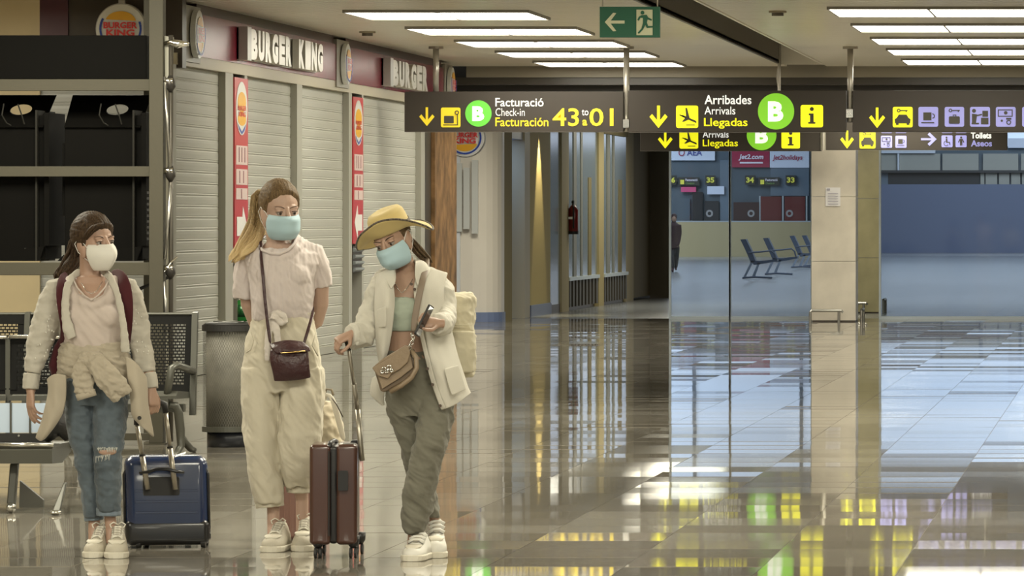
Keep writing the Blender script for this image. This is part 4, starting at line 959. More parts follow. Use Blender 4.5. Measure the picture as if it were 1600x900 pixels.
# pink one behind the woman with the ponytail
YS3 = 24.0
t = thing('suitcase', 'dusty pink ribbed suitcase half hidden behind the cream trousers', 'suitcase', P(470, 850, YS3))
M_pk = mat('suitcase_pink', (.36,.20,.165), .35, coat=.2)
c3 = P(472, 790, YS3+.13); body = MB(); rbox(body, c3+V((0,0,.01)), (1,0,0), (0,0,1), (0,1,0), .115, .165, .12, .03); obj('shell', body, M_pk, t, True)
for k in range(8): obj('shell_rib', MB().box(c3+V((-.098+k*.028,-.123,-.13)), c3+V((-.090+k*.028,-.115,.15))), M_pk, t, bevel=.002)
body = MB(); rbox(body, c3+V((0,0,.20)), (1,0,0), (0,0,1), (0,1,0), .113, .035, .118, .02); obj('dark_top', body, M_tr, t, True)
for px in (445, 498): p = P(px, 850, YS3+.03); p.z = .022; obj('wheel', MB().cyl(p+V((-.01,0,0)), p+V((.01,0,0)), .022, n=16), M_black, t); obj('wheel_fork', MB().box(p+V((-.014,-.012,.01)), p+V((.014,.012,.06))), M_black, t)
for px in (445, 498): p = P(px, 848, YS3+.2); p.z = .022; obj('wheel', MB().cyl(p+V((-.01,0,0)), p+V((.01,0,0)), .022, n=16), M_black, t); obj('wheel_fork', MB().box(p+V((-.014,-.012,.01)), p+V((.014,.012,.06))), M_black, t)
# ---------------------------------------------------------------- figures
def remesh(mb, voxel, it=6, fac=.5):
    me = bpy.data.meshes.new('r'); me.from_pydata(mb.v, [], mb.f); fixn(me)
    o = bpy.data.objects.new('r', me); COL.objects.link(o)
    q = o.modifiers.new('r', 'REMESH'); q.mode = 'VOXEL'; q.voxel_size = voxel
    q = o.modifiers.new('s', 'SMOOTH'); q.iterations = it; q.factor = fac
    bpy.context.view_layer.update()
    r = bpy.data.meshes.new_from_object(o.evaluated_get(bpy.context.evaluated_depsgraph_get()))
    bpy.data.objects.remove(o); bpy.data.meshes.remove(me); return r
def skinmesh(name, mb, m, parent, voxel=.005, it=6, disp=None, fac=.5):
    me = remesh(mb, voxel, it, fac); og = ORG[parent.name]
    if disp:
        ns = [v.normal.copy() for v in me.vertices]
        for v, n in zip(me.vertices, ns): v.co = v.co+n*disp(v.co, n)
    me.transform(Matrix.Translation(-og)); me.name = name
    return link(name, me, m, parent, smooth=True)
def folds(amp, sx=14, sz=5, seed=0, slant=.4):
    """cloth folds: soft ridges running mostly down the cloth"""
    def f(p, n):
        q = V((p.x*sx+p.z*slant*sx*.5+seed, p.y*sx, p.z*sz+seed*1.7))
        a = noise.noise(q); b = noise.noise(q*2.3+V((5,3,1)))
        return amp*((1-abs(a)*2.6)*.75+b*.45-.25)
    return f
def mixf(*fs): return lambda p, n: sum(f(p, n) for f in fs)
class Fig:
    def __init__(s, px, py, Y0, lab):
        s.Y0 = Y0; s.s = F/Y0; s.root = thing('person', lab, 'person', P(px, py, Y0)*1.0); 
        s.root.location.z = 0; ORG[s.root.name] = V(s.root.location)
    def Q(s, px, py, dy=0): return P(px, py, s.Y0+dy)
    def col(s, mb, rows, n=28, e=2.2):
        R = []
        for r in rows:
            c = s.Q(r[0], r[1], r[4] if len(r) > 4 else 0); rx = r[2]/s.s; ry = r[3]; ring = []; ee = 2/e
            tx = r[5] if len(r) > 5 else 0
            for k in range(n):
                a = 2*PI*k/n; ca, sa = math.cos(a), math.sin(a)
                x = math.copysign(abs(ca)**ee, ca)*rx; ring.append(c+V((x, math.copysign(abs(sa)**ee, sa)*ry, -x*tx)))
            R.append(ring)
        return mb.rings(R)
    def limb(s, mb, pts, n=16, flat=None, up=None):
        return mb.tube([s.Q(p[0], p[1], p[2]) for p in pts], [p[3]/s.s for p in pts], n, flat, up)
    def part(s, name, pts, m, n=10, flat=None, up=None, parent=None, sub=0):
        mb = MB(); s.limb(mb, pts, n, flat, up); return obj(name, mb, m, parent or s.root, True, sub=sub)
def frame(f, roll=0):
    """head axes from a forward vector: columns are the figure's left, forward, up"""
    f = V(f).normalized(); z = V((0,0,1)); r = f.cross(z).normalized(); u = r.cross(f).normalized()
    M = Matrix((r, f, u)).transposed()
    return M@Matrix.Rotation(roll, 3, 'Y')
def head_prims(mb, o, M, k):
    def E(c, r, R=None): mb.ell(o+M@V(c)*k, tuple(x*k for x in r), 24, 16, M if R is None else M@R)
    E((0,-.014,.028), (.073,.092,.086)); E((0,.022,-.025), (.061,.066,.082)); E((0,.038,-.078), (.040,.044,.036))
    for sx in (-1, 1):
        E((sx*.033,.052,-.032), (.026,.026,.028)); E((sx*.074,-.008,-.010), (.008,.019,.030)); E((sx*.030,.070,.021), (.022,.014,.009))
        E((sx*.011,.099,-.033), (.008,.010,.007)); E((sx*.066,.005,-.035), (.012,.02,.035))
        E((sx*.031,.0725,.0075), (.0165,.0142,.0078)); E((sx*.031,.071,-.0100), (.0155,.0120,.0050))
    mb.tube([o+M@V(p)*k for p in ((0,.078,.022),(0,.090,.002),(0,.104,-.024),(0,.106,-.034))], [.0075*k,.0085*k,.0115*k,.012*k], 12)
    E((0,.080,-.060), (.024,.014,.007)); E((0,.078,-.071), (.021,.014,.008)); E((0,.068,-.098), (.018,.018,.014))
def face_parts(fg, o, M, k, brow, iris=(.03,.018,.01)):
    t = fg.root
    L = lambda p: o+M@V(p)*k
    for sx in (-1, 1):
        mb = MB(); mb.ell(L((sx*.031,.0725,-.0012)), (.0118*k,)*3, 16, 10); e = obj('eye', mb, mat('eye_white', (.26,.22,.19), .3), t, True)
        mb = MB(); mb.ell(L((sx*.031,.0795,-.0010)), (.0068*k,.0056*k,.0068*k), 14, 8, M); obj('iris', mb, mat('iris_dark', iris, .15), e, True)
        pts = [L((sx*.031+x*.0155, .0845-abs(x)**2*.0065-(.0045 if x*sx > .6 else 0), .0040+.0030*(1-x*x))) for x in (-1,-.6,-.2,.2,.6,1)]
        obj('lash_line', MB().tube(pts, [.0008*k,.0016*k,.002*k,.002*k,.0018*k,.0008*k], 6), mat('lash', (.012,.008,.006), .5), t, True)
        pts = [L((sx*(.031+x*.021), .0850-(x+.2)**2*.009-(.004 if x > .7 else 0), .0225+.0055*(1-(x-.35)**2))) for x in (-1,-.5,0,.5,1)]
        obj('eyebrow', MB().tube(pts, [.0012*k,.0024*k,.0025*k,.0020*k,.0008*k], 6, flat=.6), brow, t, True)
def hair_cap(fg, o, M, k, m, hairline=.070, r=(.082,.101,.098), c=(0,-.018,.034), amp=.0022, name='hair', sweep=1, win=None):
    nu, nv = 144, 72; mb = MB(); mb.ell((0,0,0), (1,1,1), nu, nv); vs = []
    for v in mb.v:
        d = V(v); p = V((d.x*r[0], d.y*r[1], d.z*r[2]))+V(c)
        az = math.atan2(abs(p.x), p.y)                  # 0 at the front
        zl = hairline-.002-.052*max(0, (az-.35))**1.3+.005*noise.noise(V((p.x*60, 2, 0)))-.004*math.exp(-(p.x/.02)**2)*-1
        if az > 1.15: zl -= (az-1.15)*.19
        edge = (p.z-zl)/.010
        back = max(0, min(1, (az-1.5)/.3))
        low = max(0, min(1, (-p.z-.055)/.03))
        g = max(0, min(1, edge*.5+.5)); g = max(g, back)*(1-low*.9)
        st = noise.noise(V((math.atan2(p.z-.02, p.x)*9*sweep, az*2.0, p.z*6)))+.5*noise.noise(V((math.atan2(p.z-.02, p.x)*26, az*3, 0)))
        q = V(c)*(1-.22*(1-g))+(p-V(c))*(.80+.20*g)+(p-V(c)).normalized()*amp*st*g
        vs.append(o+M@q*k)
    mb.v = vs; return obj(name, mb, m, fg.root, True)
def lock(pts, r, n=7):
    """one hair lock, flattened, tapered"""
    m = len(pts); return MB().tube(pts, [r*(.55+.45*math.sin(PI*min(1, .25+i/(m-1)*.75))) if i < m-1 else r*.08 for i in range(m)], n, flat=.55)
def locks(fg, name, path, width, m, count, r, parent=None, seed=1, spread_end=1.0, steps=9):
    """bundle of hair locks following a path of (px,py,dy,halfwidth_px)"""
    rnd = random.Random(seed); big = MB()
    for c in range(count):
        a, b = rnd.uniform(-1, 1), rnd.uniform(-1, 1); ph = rnd.uniform(0, 6); ln = rnd.uniform(.72, 1)
        pts = []
        for i in range(steps+1):
            t = ln*i/steps*(len(path)-1); j = min(int(t), len(path)-2); u = t-j
            p = [path[j][q]*(1-u)+path[j+1][q]*u for q in range(4)]
            wv = math.sin(ph+t*2.2)*.12
            pts.append(fg.Q(p[0]+(a+wv)*p[3]*.85, p[1]+wv*p[3]*.5+b*p[3]*.25, p[2]+b*p[3]/fg.s*.7))
        mbx = lock(pts, r*rnd.uniform(.6, 1.3)/fg.s); big.add(mbx.v, mbx.f)
    o = obj(name, big, m, parent or fg.root, True); o['kind'] = 'stuff'; return o
def hand(mb, wrist, d, nrm, k=1.0, curl=.4, side=1, spread=.10, thumb=.6, curls=None):
    """palm and five bent fingers; d = direction of the fingers, nrm = back-of-hand normal, side = +1 thumb to the d x nrm side"""
    d = V(d).normalized(); nrm = (V(nrm)-d*V(nrm).dot(d)).normalized(); x = d.cross(nrm).normalized()*side; w_ = V(wrist)
    # palm
    R = []
    for t, hw, hh in ((-.02,.024,.020),(.0,.024,.018),(.025,.031,.017),(.055,.037,.0155),(.080,.038,.013),(.090,.034,.009)):
        R.append([w_+(d*t+x*(hw*math.cos(a))+nrm*(hh*math.sin(a)))*k for a in [2*PI*j/16 for j in range(16)]])
    mb.rings(R)
    L = ((.027,.042,.026,.021,.0088), (.010,.046,.030,.022,.0090), (-.008,.043,.028,.022,.0086), (-.025,.034,.021,.019,.0078))
    for i, (ox, a, b, c, r) in enumerate(L):
        cu = (curls[i] if curls else curl*(1+.12*i)); base = w_+(d*(.080-.004*abs(i-1))+x*ox)*k
        dd = (d+x*spread*(1.5-i)*.5).normalized(); pts = [base-dd*.02*k, base]; ang = cu*.8
        for ln, da in ((a, cu*1.0), (b, cu*.8), (c, 0)):
            v_ = dd*math.cos(ang)-nrm*math.sin(ang); pts.append(pts[-1]+v_*ln*k); ang += da
        mb.tube(pts, [r*1.05*k, r*1.08*k, r*k, r*.92*k, r*.72*k], 10)
        mb.ell(pts[-1], (r*.74*k,)*3, 10, 6)
    tb = w_+(d*.022+x*.024-nrm*.004)*k; t1 = tb+(d*.030*math.cos(thumb)+x*.034-nrm*.014)*k; t2 = t1+(d*.030+x*.010*(1-thumb)-nrm*.010)*k; t3 = t2+(d*.024-x*.004-nrm*.008)*k
    mb.tube([w_+d*.012*k+x*.012*k, tb, t1, t2, t3], [.012*k,.0125*k,.0108*k,.0098*k,.0075*k], 10); mb.ell(t3, (.0078*k,)*3, 10, 6)
def shoe(fg, toe, ang, L, Wd, H, m, sole, lace, style='lace', lift=0, cap=None):
    """trainer: toe = point on the ground under the tip; ang = yaw of the toe direction from -Y"""
    d = V((math.sin(ang), -math.cos(ang), 0)); x = V((-d.y, d.x, 0)); toe = V(toe); heel = toe-d*L
    def pt(t, lx, z): return heel+d*(t*L)+x*lx+V((0,0,z+lift*(1-t)))
    sec = [(0,.30,.88),(.03,.60,.97),(.10,.74,1.0),(.22,.78,1.0),(.34,.78,.96),(.46,.82,.82),(.58,.90,.66),(.70,.97,.55),(.82,.98,.47),(.91,.84,.40),(.97,.60,.32),(1,.22,.20)]
    root = MB(); R = []
    for t, wf, hf in sec:
        ring = []
        for k in range(18):
            a = 2*PI*k/18; ca, sa = math.cos(a), math.sin(a); zz = .018+(H-.018)*hf*max(0, sa)**.75
            pin = 1 if zz < H*.4 else 1-.42*((zz/H-.4)/.6)
            ring.append(pt(t, Wd/2*wf*math.copysign(abs(ca)**.8, ca)*pin, zz if sa > 0 else .012))
        R.append(ring)
    root.rings(R); o = obj('shoe', root, m, fg.root, True)
    sm = MB(); R = []
    for z, g in ((.0,.94),(.004,1.03),(.022,1.06),(.028,1.0)):
        ring = []
        for t, wf, hf in sec: ring.append(pt(t-.01 if t < .5 else t+.012, Wd/2*wf*g*1.03, z))
        for t, wf, hf in reversed(sec): ring.append(pt(t-.01 if t < .5 else t+.012, -Wd/2*wf*g*1.03, z))
        R.append(ring)
    sm.rings(R); obj('sole', sm, sole, o, False, bevel=.003)
    def top(t, lx):
        for (t0,_,h0),(t1,_,h1) in zip(sec, sec[1:]):
            if t0 <= t <= t1: u = (t-t0)/(t1-t0); return pt(t, lx, .018+(H-.018)*(h0+(h1-h0)*u)+.002-abs(lx)*.25)
    tg = MB().tube([top(t, 0)+V((0,0,.001)) for t in (.30,.42,.54,.64)], [Wd*.19,Wd*.20,Wd*.19,Wd*.14], 10, flat=.22, up=(0,0,1)); obj('tongue', tg, mat('tongue_painted_shadow', (.36,.33,.27), .8), o, True)  # tongue coloured darker to paint in the shadows between the laces
    if style == 'lace':
        for i in range(5):
            t = .36+i*.065
            obj('lace', MB().tube([top(t, -Wd*.24), top(t+.012, -Wd*.1)+V((0,0,.006)), top(t+.035, Wd*.1)+V((0,0,.006)), top(t+.045, Wd*.24)], .0032, 6), lace, o, True)
            obj('lace', MB().tube([top(t, Wd*.24), top(t+.012, Wd*.1)+V((0,0,.005)), top(t+.035, -Wd*.1)+V((0,0,.005)), top(t+.045, -Wd*.24)], .0032, 6), lace, o, True)
        for sg in (-1, 1):
            b = top(.35, 0)+V((0,0,.008)); pts = [b, b+x*sg*.018+d*.012+V((0,0,.012)), b+x*sg*.034+d*.02+V((0,0,.002)), b+x*sg*.026+d*.03-V((0,0,.012))]
            obj('lace_loop', MB().tube(pts, .003, 6), lace, o, True)
    else:
        for i in range(3):
            t = .40+i*.095
            obj('strap', MB().tube([top(t, -Wd*.34), top(t, -Wd*.15)+V((0,0,.006)), top(t, Wd*.15)+V((0,0,.006)), top(t, Wd*.34)], .010, 8, flat=.3, up=tuple(d)), m, o, True)
            obj('strap_edge', MB().tube([top(t+.045, -Wd*.32), top(t+.045, -Wd*.15)+V((0,0,.006)), top(t+.045, Wd*.15)+V((0,0,.006)), top(t+.045, Wd*.32)], .0022, 6), cap, o, True)
    tc = MB().tube([top(t, 0)-V((0,0,.004)) for t in (.74,.80,.90)], [Wd*.36,Wd*.37,Wd*.22], 14, flat=.16, up=(0,0,1)); obj('toe_cap', tc, sole, o, True)
    return o
def mask(fg, o, M, k, m, kn95=False, ears=True):
    L = lambda p: o+M@V(p)*k
    rows = [(-.009,.107,.064),(-.016,.120,.067),(-.026,.128,.072),(-.043,.131,.074),(-.060,.129,.074),(-.078,.122,.072),(-.095,.111,.067),(-.108,.096,.058),(-.116,.074,.046)]
    if kn95: rows = [(-.006,.108,.060),(-.018,.126,.068),(-.034,.140,.071),(-.052,.145,.071),(-.072,.137,.066),(-.092,.121,.056),(-.110,.104,.046),(-.124,.084,.034)]
    n = 28; v = []
    for i, (z, yf, hw) in enumerate(rows):
        for j in range(n+1):
            a = (j/n*2-1); ang = a*1.25
            xx = hw*math.sin(ang)/math.sin(1.25); yy = .030+(yf-.030)*(math.cos(ang)-math.cos(1.25))/(1-math.cos(1.25))*.98
            if kn95: yy = .030+(yf-.030)*(1-abs(a)**1.35)
            if not kn95: yy += (.0065 if i in (2, 5) else -.0045 if i in (3, 6) else 0)*(1-.4*abs(a))
            v.append(L((xx, yy, z)))
    f = [(i*(n+1)+j, i*(n+1)+j+1, (i+1)*(n+1)+j+1, (i+1)*(n+1)+j) for i in range(len(rows)-1) for j in range(n)]
    mb = MB().add(v, f); ob = obj('face_mask', mb, m, fg.root, True)
    q = ob.modifiers.new('s', 'SOLIDIFY'); q.thickness = .0025; q = ob.modifiers.new('u', 'SUBSURF'); q.levels = q.render_levels = 1
    el = mat('ear_loop', (.72,.70,.66), .6)
    for sx in (-1, 1):
        obj('ear_loop', MB().tube([L((sx*rows[1][2]*.98,.036,rows[1][0]-.004)), L((sx*.072,.018,-.002)), L((sx*.081,-.012,.016)), L((sx*.084,-.030,-.004)), L((sx*.078,-.016,-.040)), L((sx*rows[-3][2]*.98,.034,rows[-3][0]+.006))], .0014*k*1.1, 6), el, ob, True)
    obj('nose_wire', MB().tube([v[j]+V((0,-.002,-.003)) for j in range(7, 22)], .0018, 6), m, ob, True)
    return ob
def sheet(fg, name, rows, m, th=.003, amp=.004, seed=0, parent=None, sub=1, sx=16, sz=6, res=4):
    """cloth sheet through rows of (px,py,dy) points, refined and given folds"""
    def cr(p, t):
        n = len(p)-1; x = t*n; i = min(int(x), n-1); u = x-i
        a, b, c, d = p[max(i-1,0)], p[i], p[i+1], p[min(i+2,n)]
        return a*(-.5*u+u*u-.5*u**3)+b*(1-2.5*u*u+1.5*u**3)+c*(.5*u+2*u*u-1.5*u**3)+d*(-.5*u*u+.5*u**3)
    R = [[fg.Q(*p) for p in r] for r in rows]; nc = len(R[0]); NU = (nc-1)*res; NV = (len(R)-1)*res
    G = [[cr(r, j/NU) for j in range(NU+1)] for r in R]
    G2 = []
    for i in range(NV+1): G2.append([cr([g[j] for g in G], i/NV) for j in range(NU+1)])
    v = []; fo = folds(1, sx, sz, seed)
    for row in G2:
        for p in row: v.append(p+V((0, -1, 0))*amp*fo(p, None))
    f = [(i*(NU+1)+j, i*(NU+1)+j+1, (i+1)*(NU+1)+j+1, (i+1)*(NU+1)+j) for i in range(NV) for j in range(NU)]
    ob = obj(name, MB().add(v, f), m, parent or fg.root, True)
    q = ob.modifiers.new('s', 'SOLIDIFY'); q.thickness = th; q.offset = 0
    if sub: q = ob.modifiers.new('u', 'SUBSURF'); q.levels = q.render_levels = sub
    return ob
M_skin = mat('skin', (.40,.255,.185), .48, bump=(160,.05)); M_skin2 = mat('skin_fair', (.45,.305,.235), .48, bump=(160,.05)); M_skin3 = mat('skin_tanned', (.355,.225,.16), .48, bump=(160,.05))
def hairmat(name, c1, c2, zmid=None, c3=None):
    m = mat(name, c1, .62, spec=.2); nt = m.node_tree; b = nt.nodes['Principled BSDF']
    tc = nt.nodes.new('ShaderNodeTexCoord'); mp = nt.nodes.new('ShaderNodeMapping'); mp.inputs['Scale'].default_value = (110, 110, 9)
    n = nt.nodes.new('ShaderNodeTexNoise'); n.inputs['Scale'].default_value = 2.5; n.inputs['Detail'].default_value = 4
    r = nt.nodes.new('ShaderNodeValToRGB'); r.color_ramp.elements[0].position = .35; r.color_ramp.elements[1].position = .68
    r.color_ramp.elements[0].color = (*c1, 1); r.color_ramp.elements[1].color = (*c2, 1)
    nt.links.new(tc.outputs['Object'], mp.inputs[0]); nt.links.new(mp.outputs[0], n.inputs['Vector']); nt.links.new(n.outputs['Fac'], r.inputs['Fac'])
    if c3:
        sp = nt.nodes.new('ShaderNodeSeparateXYZ'); mr_ = nt.nodes.new('ShaderNodeMapRange'); mx = nt.nodes.new('ShaderNodeMix'); mx.data_type = 'RGBA'
        mr_.inputs[1].default_value = zmid+.09; mr_.inputs[2].default_value = zmid-.09
        nt.links.new(tc.outputs['Object'], sp.inputs[0]); nt.links.new(sp.outputs['Z'], mr_.inputs[0]); nt.links.new(mr_.outputs[0], mx.inputs[0])
        nt.links.new(r.outputs['Color'], mx.inputs[6]); mx.inputs[7].default_value = (*c3, 1); nt.links.new(mx.outputs[2], b.inputs['Base Color'])
    else: nt.links.new(r.outputs['Color'], b.inputs['Base Color'])
    return m
def cloth(name, col, b=220, st=.25, rough=.85, var=None): return mat(name, col, rough, bump=(b*3, st*.45), var=var, sheen=.15, spec=.25)

# ================================================================ left woman: open pale shirt, tied jacket, jeans
A = Fig(158, 868, 22.9, 'woman in ripped jeans and white mask, jacket tied round her waist, pulling the blue suitcase')
M_tee = cloth('tee_pinkish', (.53,.455,.41), 300, .1); M_over = cloth('overshirt', (.50,.47,.405), 200, .35); M_jkt = cloth('tied_jacket', (.40,.352,.275), 120, .3)
M_jean = cloth('denim', (.095,.118,.138), 260, .4, var=(7, .38, 5)); M_strapb = cloth('burgundy_webbing', (.060,.010,.014), 160, .3)
hA = A.Q(148, 378, -.02); MA = frame((.74, -.67, -.02), math.radians(4)); kA = 1.03
b = MB(); head_prims(b, hA, MA, kA)
A.limb(b, [(139,388,.01,15),(140,405,.01,15.5),(141,425,.01,16.5),(143,445,.01,22)])
A.col(b, [(143,432,24,.055,.01),(143,443,40,.072,.015),(144,455,46,.092,.01),(144,490,42,.10),(144,530,34,.09),(145,560,38,.095),(146,600,42,.10)])
A.limb(b, [(92,456,.03,10),(74,500,.03,11),(58,545,.03,11),(49,590,0,8),(48,612,-.01,7.5)]); A.limb(b, [(199,456,.03,10),(212,500,.05,11),(222,545,.05,11),(234,590,.03,8),(237,612,.02,7.5)])
for pts in ([(126,600,0,24),(130,700,.02,17),(142,745,.04,14),(148,800,.05,9),(147,825,.04,9),(147,848,.02,9)], [(170,600,0,24),(170,700,-.04,17),(170,745,-.02,14),(171,800,0,9),(174,828,0,9),(175,850,-.02,9)]): A.limb(b, pts)
hand(b, A.Q(48,610,-.012), (.02,-.15,-1), (-.8,-.6,.1), .92, curls=(.30,.42,.50,.58), side=1, thumb=.9, spread=.04)
hand(b, A.Q(237,607,.02), (.20,-.25,-1), (.85,-.5,.1), .92, curl=.85, side=-1, thumb=.5)
skinmesh('body', b, M_skin, A.root, .0038, 5)
H1 = hairmat('hair_brown', (.020,.012,.007), (.085,.052,.028)); face_parts(A, hA, MA, kA, mat('brow_dark', (.018,.011,.007), .6))
hr = hair_cap(A, hA, MA, kA, H1, hairline=.072, r=(.086,.108,.100), amp=.0035)
locks(A, 'side_hair', [(158,350,-.10,5),(146,356,-.12,6),(135,368,-.10,6),(128,382,-.04,6),(126,396,.04,6),(120,404,.06,5)], 1, H1, 22, 3.2, seed=13)
locks(A, 'low_ponytail', [(133,362,.02,15),(122,376,.07,12),(117,395,.09,11),(112,410,.08,15),(96,428,.05,12),(92,440,.03,10)], 1, H1, 46, 4.2, seed=3)
mask(A, hA, MA, kA, mat('mask_white', (.72,.70,.64), .7), kn95=True)
A.part('necklace', [(127,442,-.075,.5),(135,455,-.115,.5),(143,459,-.125,.5),(151,455,-.115,.5),(160,440,-.075,.5)], M_bright, 6)
# tee with V neck
b = MB()
A.col(b, [(144,466,45,.115,.0),(144,480,49,.125,-.005),(144,500,48,.130,-.01),(144,515,46,.125,-.01),(144,540,44,.112,-.01),(146,575,50,.118)])
A.ell = None
A.limb(b, [(124,466,-.085,8),(134,475,-.108,9),(144,479,-.112,9),(154,475,-.108,9),(165,466,-.085,8)]); b.ell(A.Q(124,495,-.085), (.062,.055,.055)); b.ell(A.Q(164,495,-.085), (.062,.055,.055))
for sg, xs in ((-1,(110,110,116,130)), (1,(176,176,171,158))):
    A.limb(b, [(xs[0],433,-.02,7),(xs[1],450,-.055,11),(xs[2],466,-.07,12),(xs[3],479,-.08,11)])
    A.limb(b, [(xs[1],440,.0,14),(xs[1],470,-.02,22)])
skinmesh('t_shirt', b, M_tee, A.root, .005, 8, mixf(folds(.008, 9, 6, 3, 1.5), folds(.003, 22, 8, 8, 1.6)))
# neckline rib
A.part('neckline', [(114,436,-.06,1.3),(121,450,-.108,1.3),(132,462,-.134,1.3),(143.5,469,-.142,1.3),(154,461,-.134,1.3),(164,449,-.108,1.3),(171,436,-.06,1.3)], M_tee, 8)
# shirt sleeves and body back
b = MB()
A.limb(b, [(101,437,.03,9),(91,446,.02,17),(82,470,.02,21),(74,500,.02,22.5),(66,525,.015,21.5),(59,548,.01,19),(54,568,.0,15),(51,582,-.005,12)])
A.limb(b, [(186,437,.03,9),(197,446,.03,16),(207,470,.035,19),(212,500,.05,20),(218,530,.05,19),(225,560,.045,16),(231,582,.035,12)])
A.col(b, [(144,438,44,.055,.06),(144,455,56,.075,.055),(145,500,54,.085,.045),(146,560,52,.085,.04)])
skinmesh('overshirt', b, M_over, A.root, .005, 5, mixf(folds(.007, 9, 16, 5, .9), folds(.0025, 22, 40, 9)))
for pts in ([(50,584,-.005,13.2),(48.5,596,-.01,12.8),(48,608,-.012,12.2)], [(232,584,.033,12),(236,598,.025,11),(237,607,.02,10.5)]):
    mb = MB(); A.limb(mb, pts, 20); skinmesh('cuff', mb, M_over, A.root, .004, 2, folds(.002, 30, 30, 2))
# open front edges (lapels)
b = MB()
A.limb(b, [(136,424,.03,3),(123,425,.0,6),(113,433,-.05,6),(106,446,-.10,6),(102,470,-.13,6),(103,495,-.14,7),(107,515,-.14,9),(113,528,-.135,7)], flat=.5, up=(0,-1,0))
A.limb(b, [(148,424,.03,3),(162,424,.0,5),(171,432,-.05,6),(178,446,-.09,6),(185,465,-.12,5),(190,490,-.13,5),(194,520,-.13,6),(196,550,-.12,7)], flat=.5, up=(0,-1,0))
skinmesh('shirt_edges', b, M_over, A.root, .0035, 3, folds(.004, 22, 22, 6))
rnd = random.Random(4); mb = MB()
for k in range(46):
    u = rnd.random()
    if k % 2: c_ = A.Q(60+40*(1-u)+rnd.uniform(-9,13), 450+110*u, -.040-.012)
    else: c_ = A.Q(204+22*u+rnd.uniform(-11,9), 450+110*u, -.008)
    mb.ell(c_, (.0028,.003,.0045), 6, 4)
o = obj('tufted_dots', mb, mat('dot_white', (.74,.72,.66), .8), A.root, True); o['kind'] = 'stuff'
# tied jacket
b = MB()
A.col(b, [(146,535,50,.115,.0),(146,550,53,.135,-.0),(148,565,56,.145,-.0),(149,580,58,.145,.0),(150,592,58,.13,.02)])
A.limb(b, [(160,560,-.13,13),(142,562,-.165,12),(128,565,-.15,14)])
skinmesh('tied_jacket', b, M_jkt, A.root, .005, 4, mixf(folds(.008, 10, 26, 11, 1.9), folds(.005, 30, 40, 12, 1.5)))
b = MB(); A.limb(b, [(140,556,-.17,13),(128,580,-.18,15),(130,600,-.18,15.5),(134,616,-.175,15)], flat=.45, up=(0,-1,0))
skinmesh('jacket_sleeve', b, M_jkt, A.root, .004, 3, mixf(folds(.009, 18, 22, 21, 1), folds(.004, 40, 40, 3)))
A.part('sleeve_cuff', [(133,612,-.178,16),(136,622,-.178,15.5)], M_jkt, 16, flat=.42, up=(0,-1,0))
b = MB(); A.limb(b, [(138,560,-.18,11),(152,570,-.20,15),(166,588,-.20,19),(182,606,-.19,20),(192,620,-.175,17)], flat=.42, up=(0,-1,0))
skinmesh('jacket_sleeve', b, M_jkt, A.root, .004, 3, mixf(folds(.010, 18, 18, 31, 1), folds(.004, 40, 40, 5)))
sheet(A, 'jacket_flap', [[(74,592,-.09),(86,584,-.12),(104,586,-.13)],[(76,610,-.11),(88,612,-.14),(104,610,-.13)],[(70,640,-.12),(84,645,-.15),(100,640,-.13)],[(62,668,-.11),(74,672,-.14),(88,662,-.12)],[(56,684,-.10),(63,689,-.12),(70,684,-.11)]], M_jkt, .012, .012, 3)
sheet(A, 'jacket_flap', [[(196,556,-.10),(212,566,-.10),(228,590,-.06)],[(200,590,-.13),(214,596,-.14),(230,604,-.08)],[(204,622,-.13),(217,626,-.15),(231,630,-.09)],[(206,648,-.12),(219,654,-.14),(236,656,-.09)],[(214,656,-.11),(226,670,-.12),(240,684,-.09)]], M_jkt, .012, .012, 9)
obj('button', MB().disc(A.Q(218,653,-.165), (0,-1,0), .009, .004, 16), M_black, A.root)
# jeans
b = MB()
A.col(b, [(149,560,47,.105,.0),(149,590,50,.11,0),(150,615,51,.112,0),(150,632,49,.10,0)])
A.col(b, [(126,600,24,.10,.01),(127,640,25,.098,.01),(130,680,23,.088,.015),(135,715,19.5,.075,.02),(141,750,17.5,.07,.035),(145,785,15.5,.062,.045),(147,808,14,.058,.045)])
A.col(b, [(173,600,26,.105,.0),(173,640,26,.10,-.02),(171,680,24,.09,-.045),(169,715,21.5,.08,-.045),(169,750,20,.072,-.03),(170,780,18.5,.066,-.015),(170,800,18,.062,-.01)])
def kneefold(p, n): return -.004*max(0, math.sin((p.z-.35)*70))*math.exp(-((p.z-.42)/.07)**2)
skinmesh('jeans', b, M_jean, A.root, .0045, 4, mixf(folds(.006, 11, 14, 13, 1.4), folds(.0028, 30, 34, 14), kneefold))
M_cuffj = cloth('denim_inside', (.17,.21,.25), 260, .3)
for pts in ([(146,801,.045,15.5),(147,813,.045,15)], [(170,793,-.01,19.5),(170,806,-.01,19)]):
    mb = MB(); A.limb(mb, pts, 20); skinmesh('turn_up', mb, M_cuffj, A.root, .004, 2, folds(.002, 30, 30, 2))
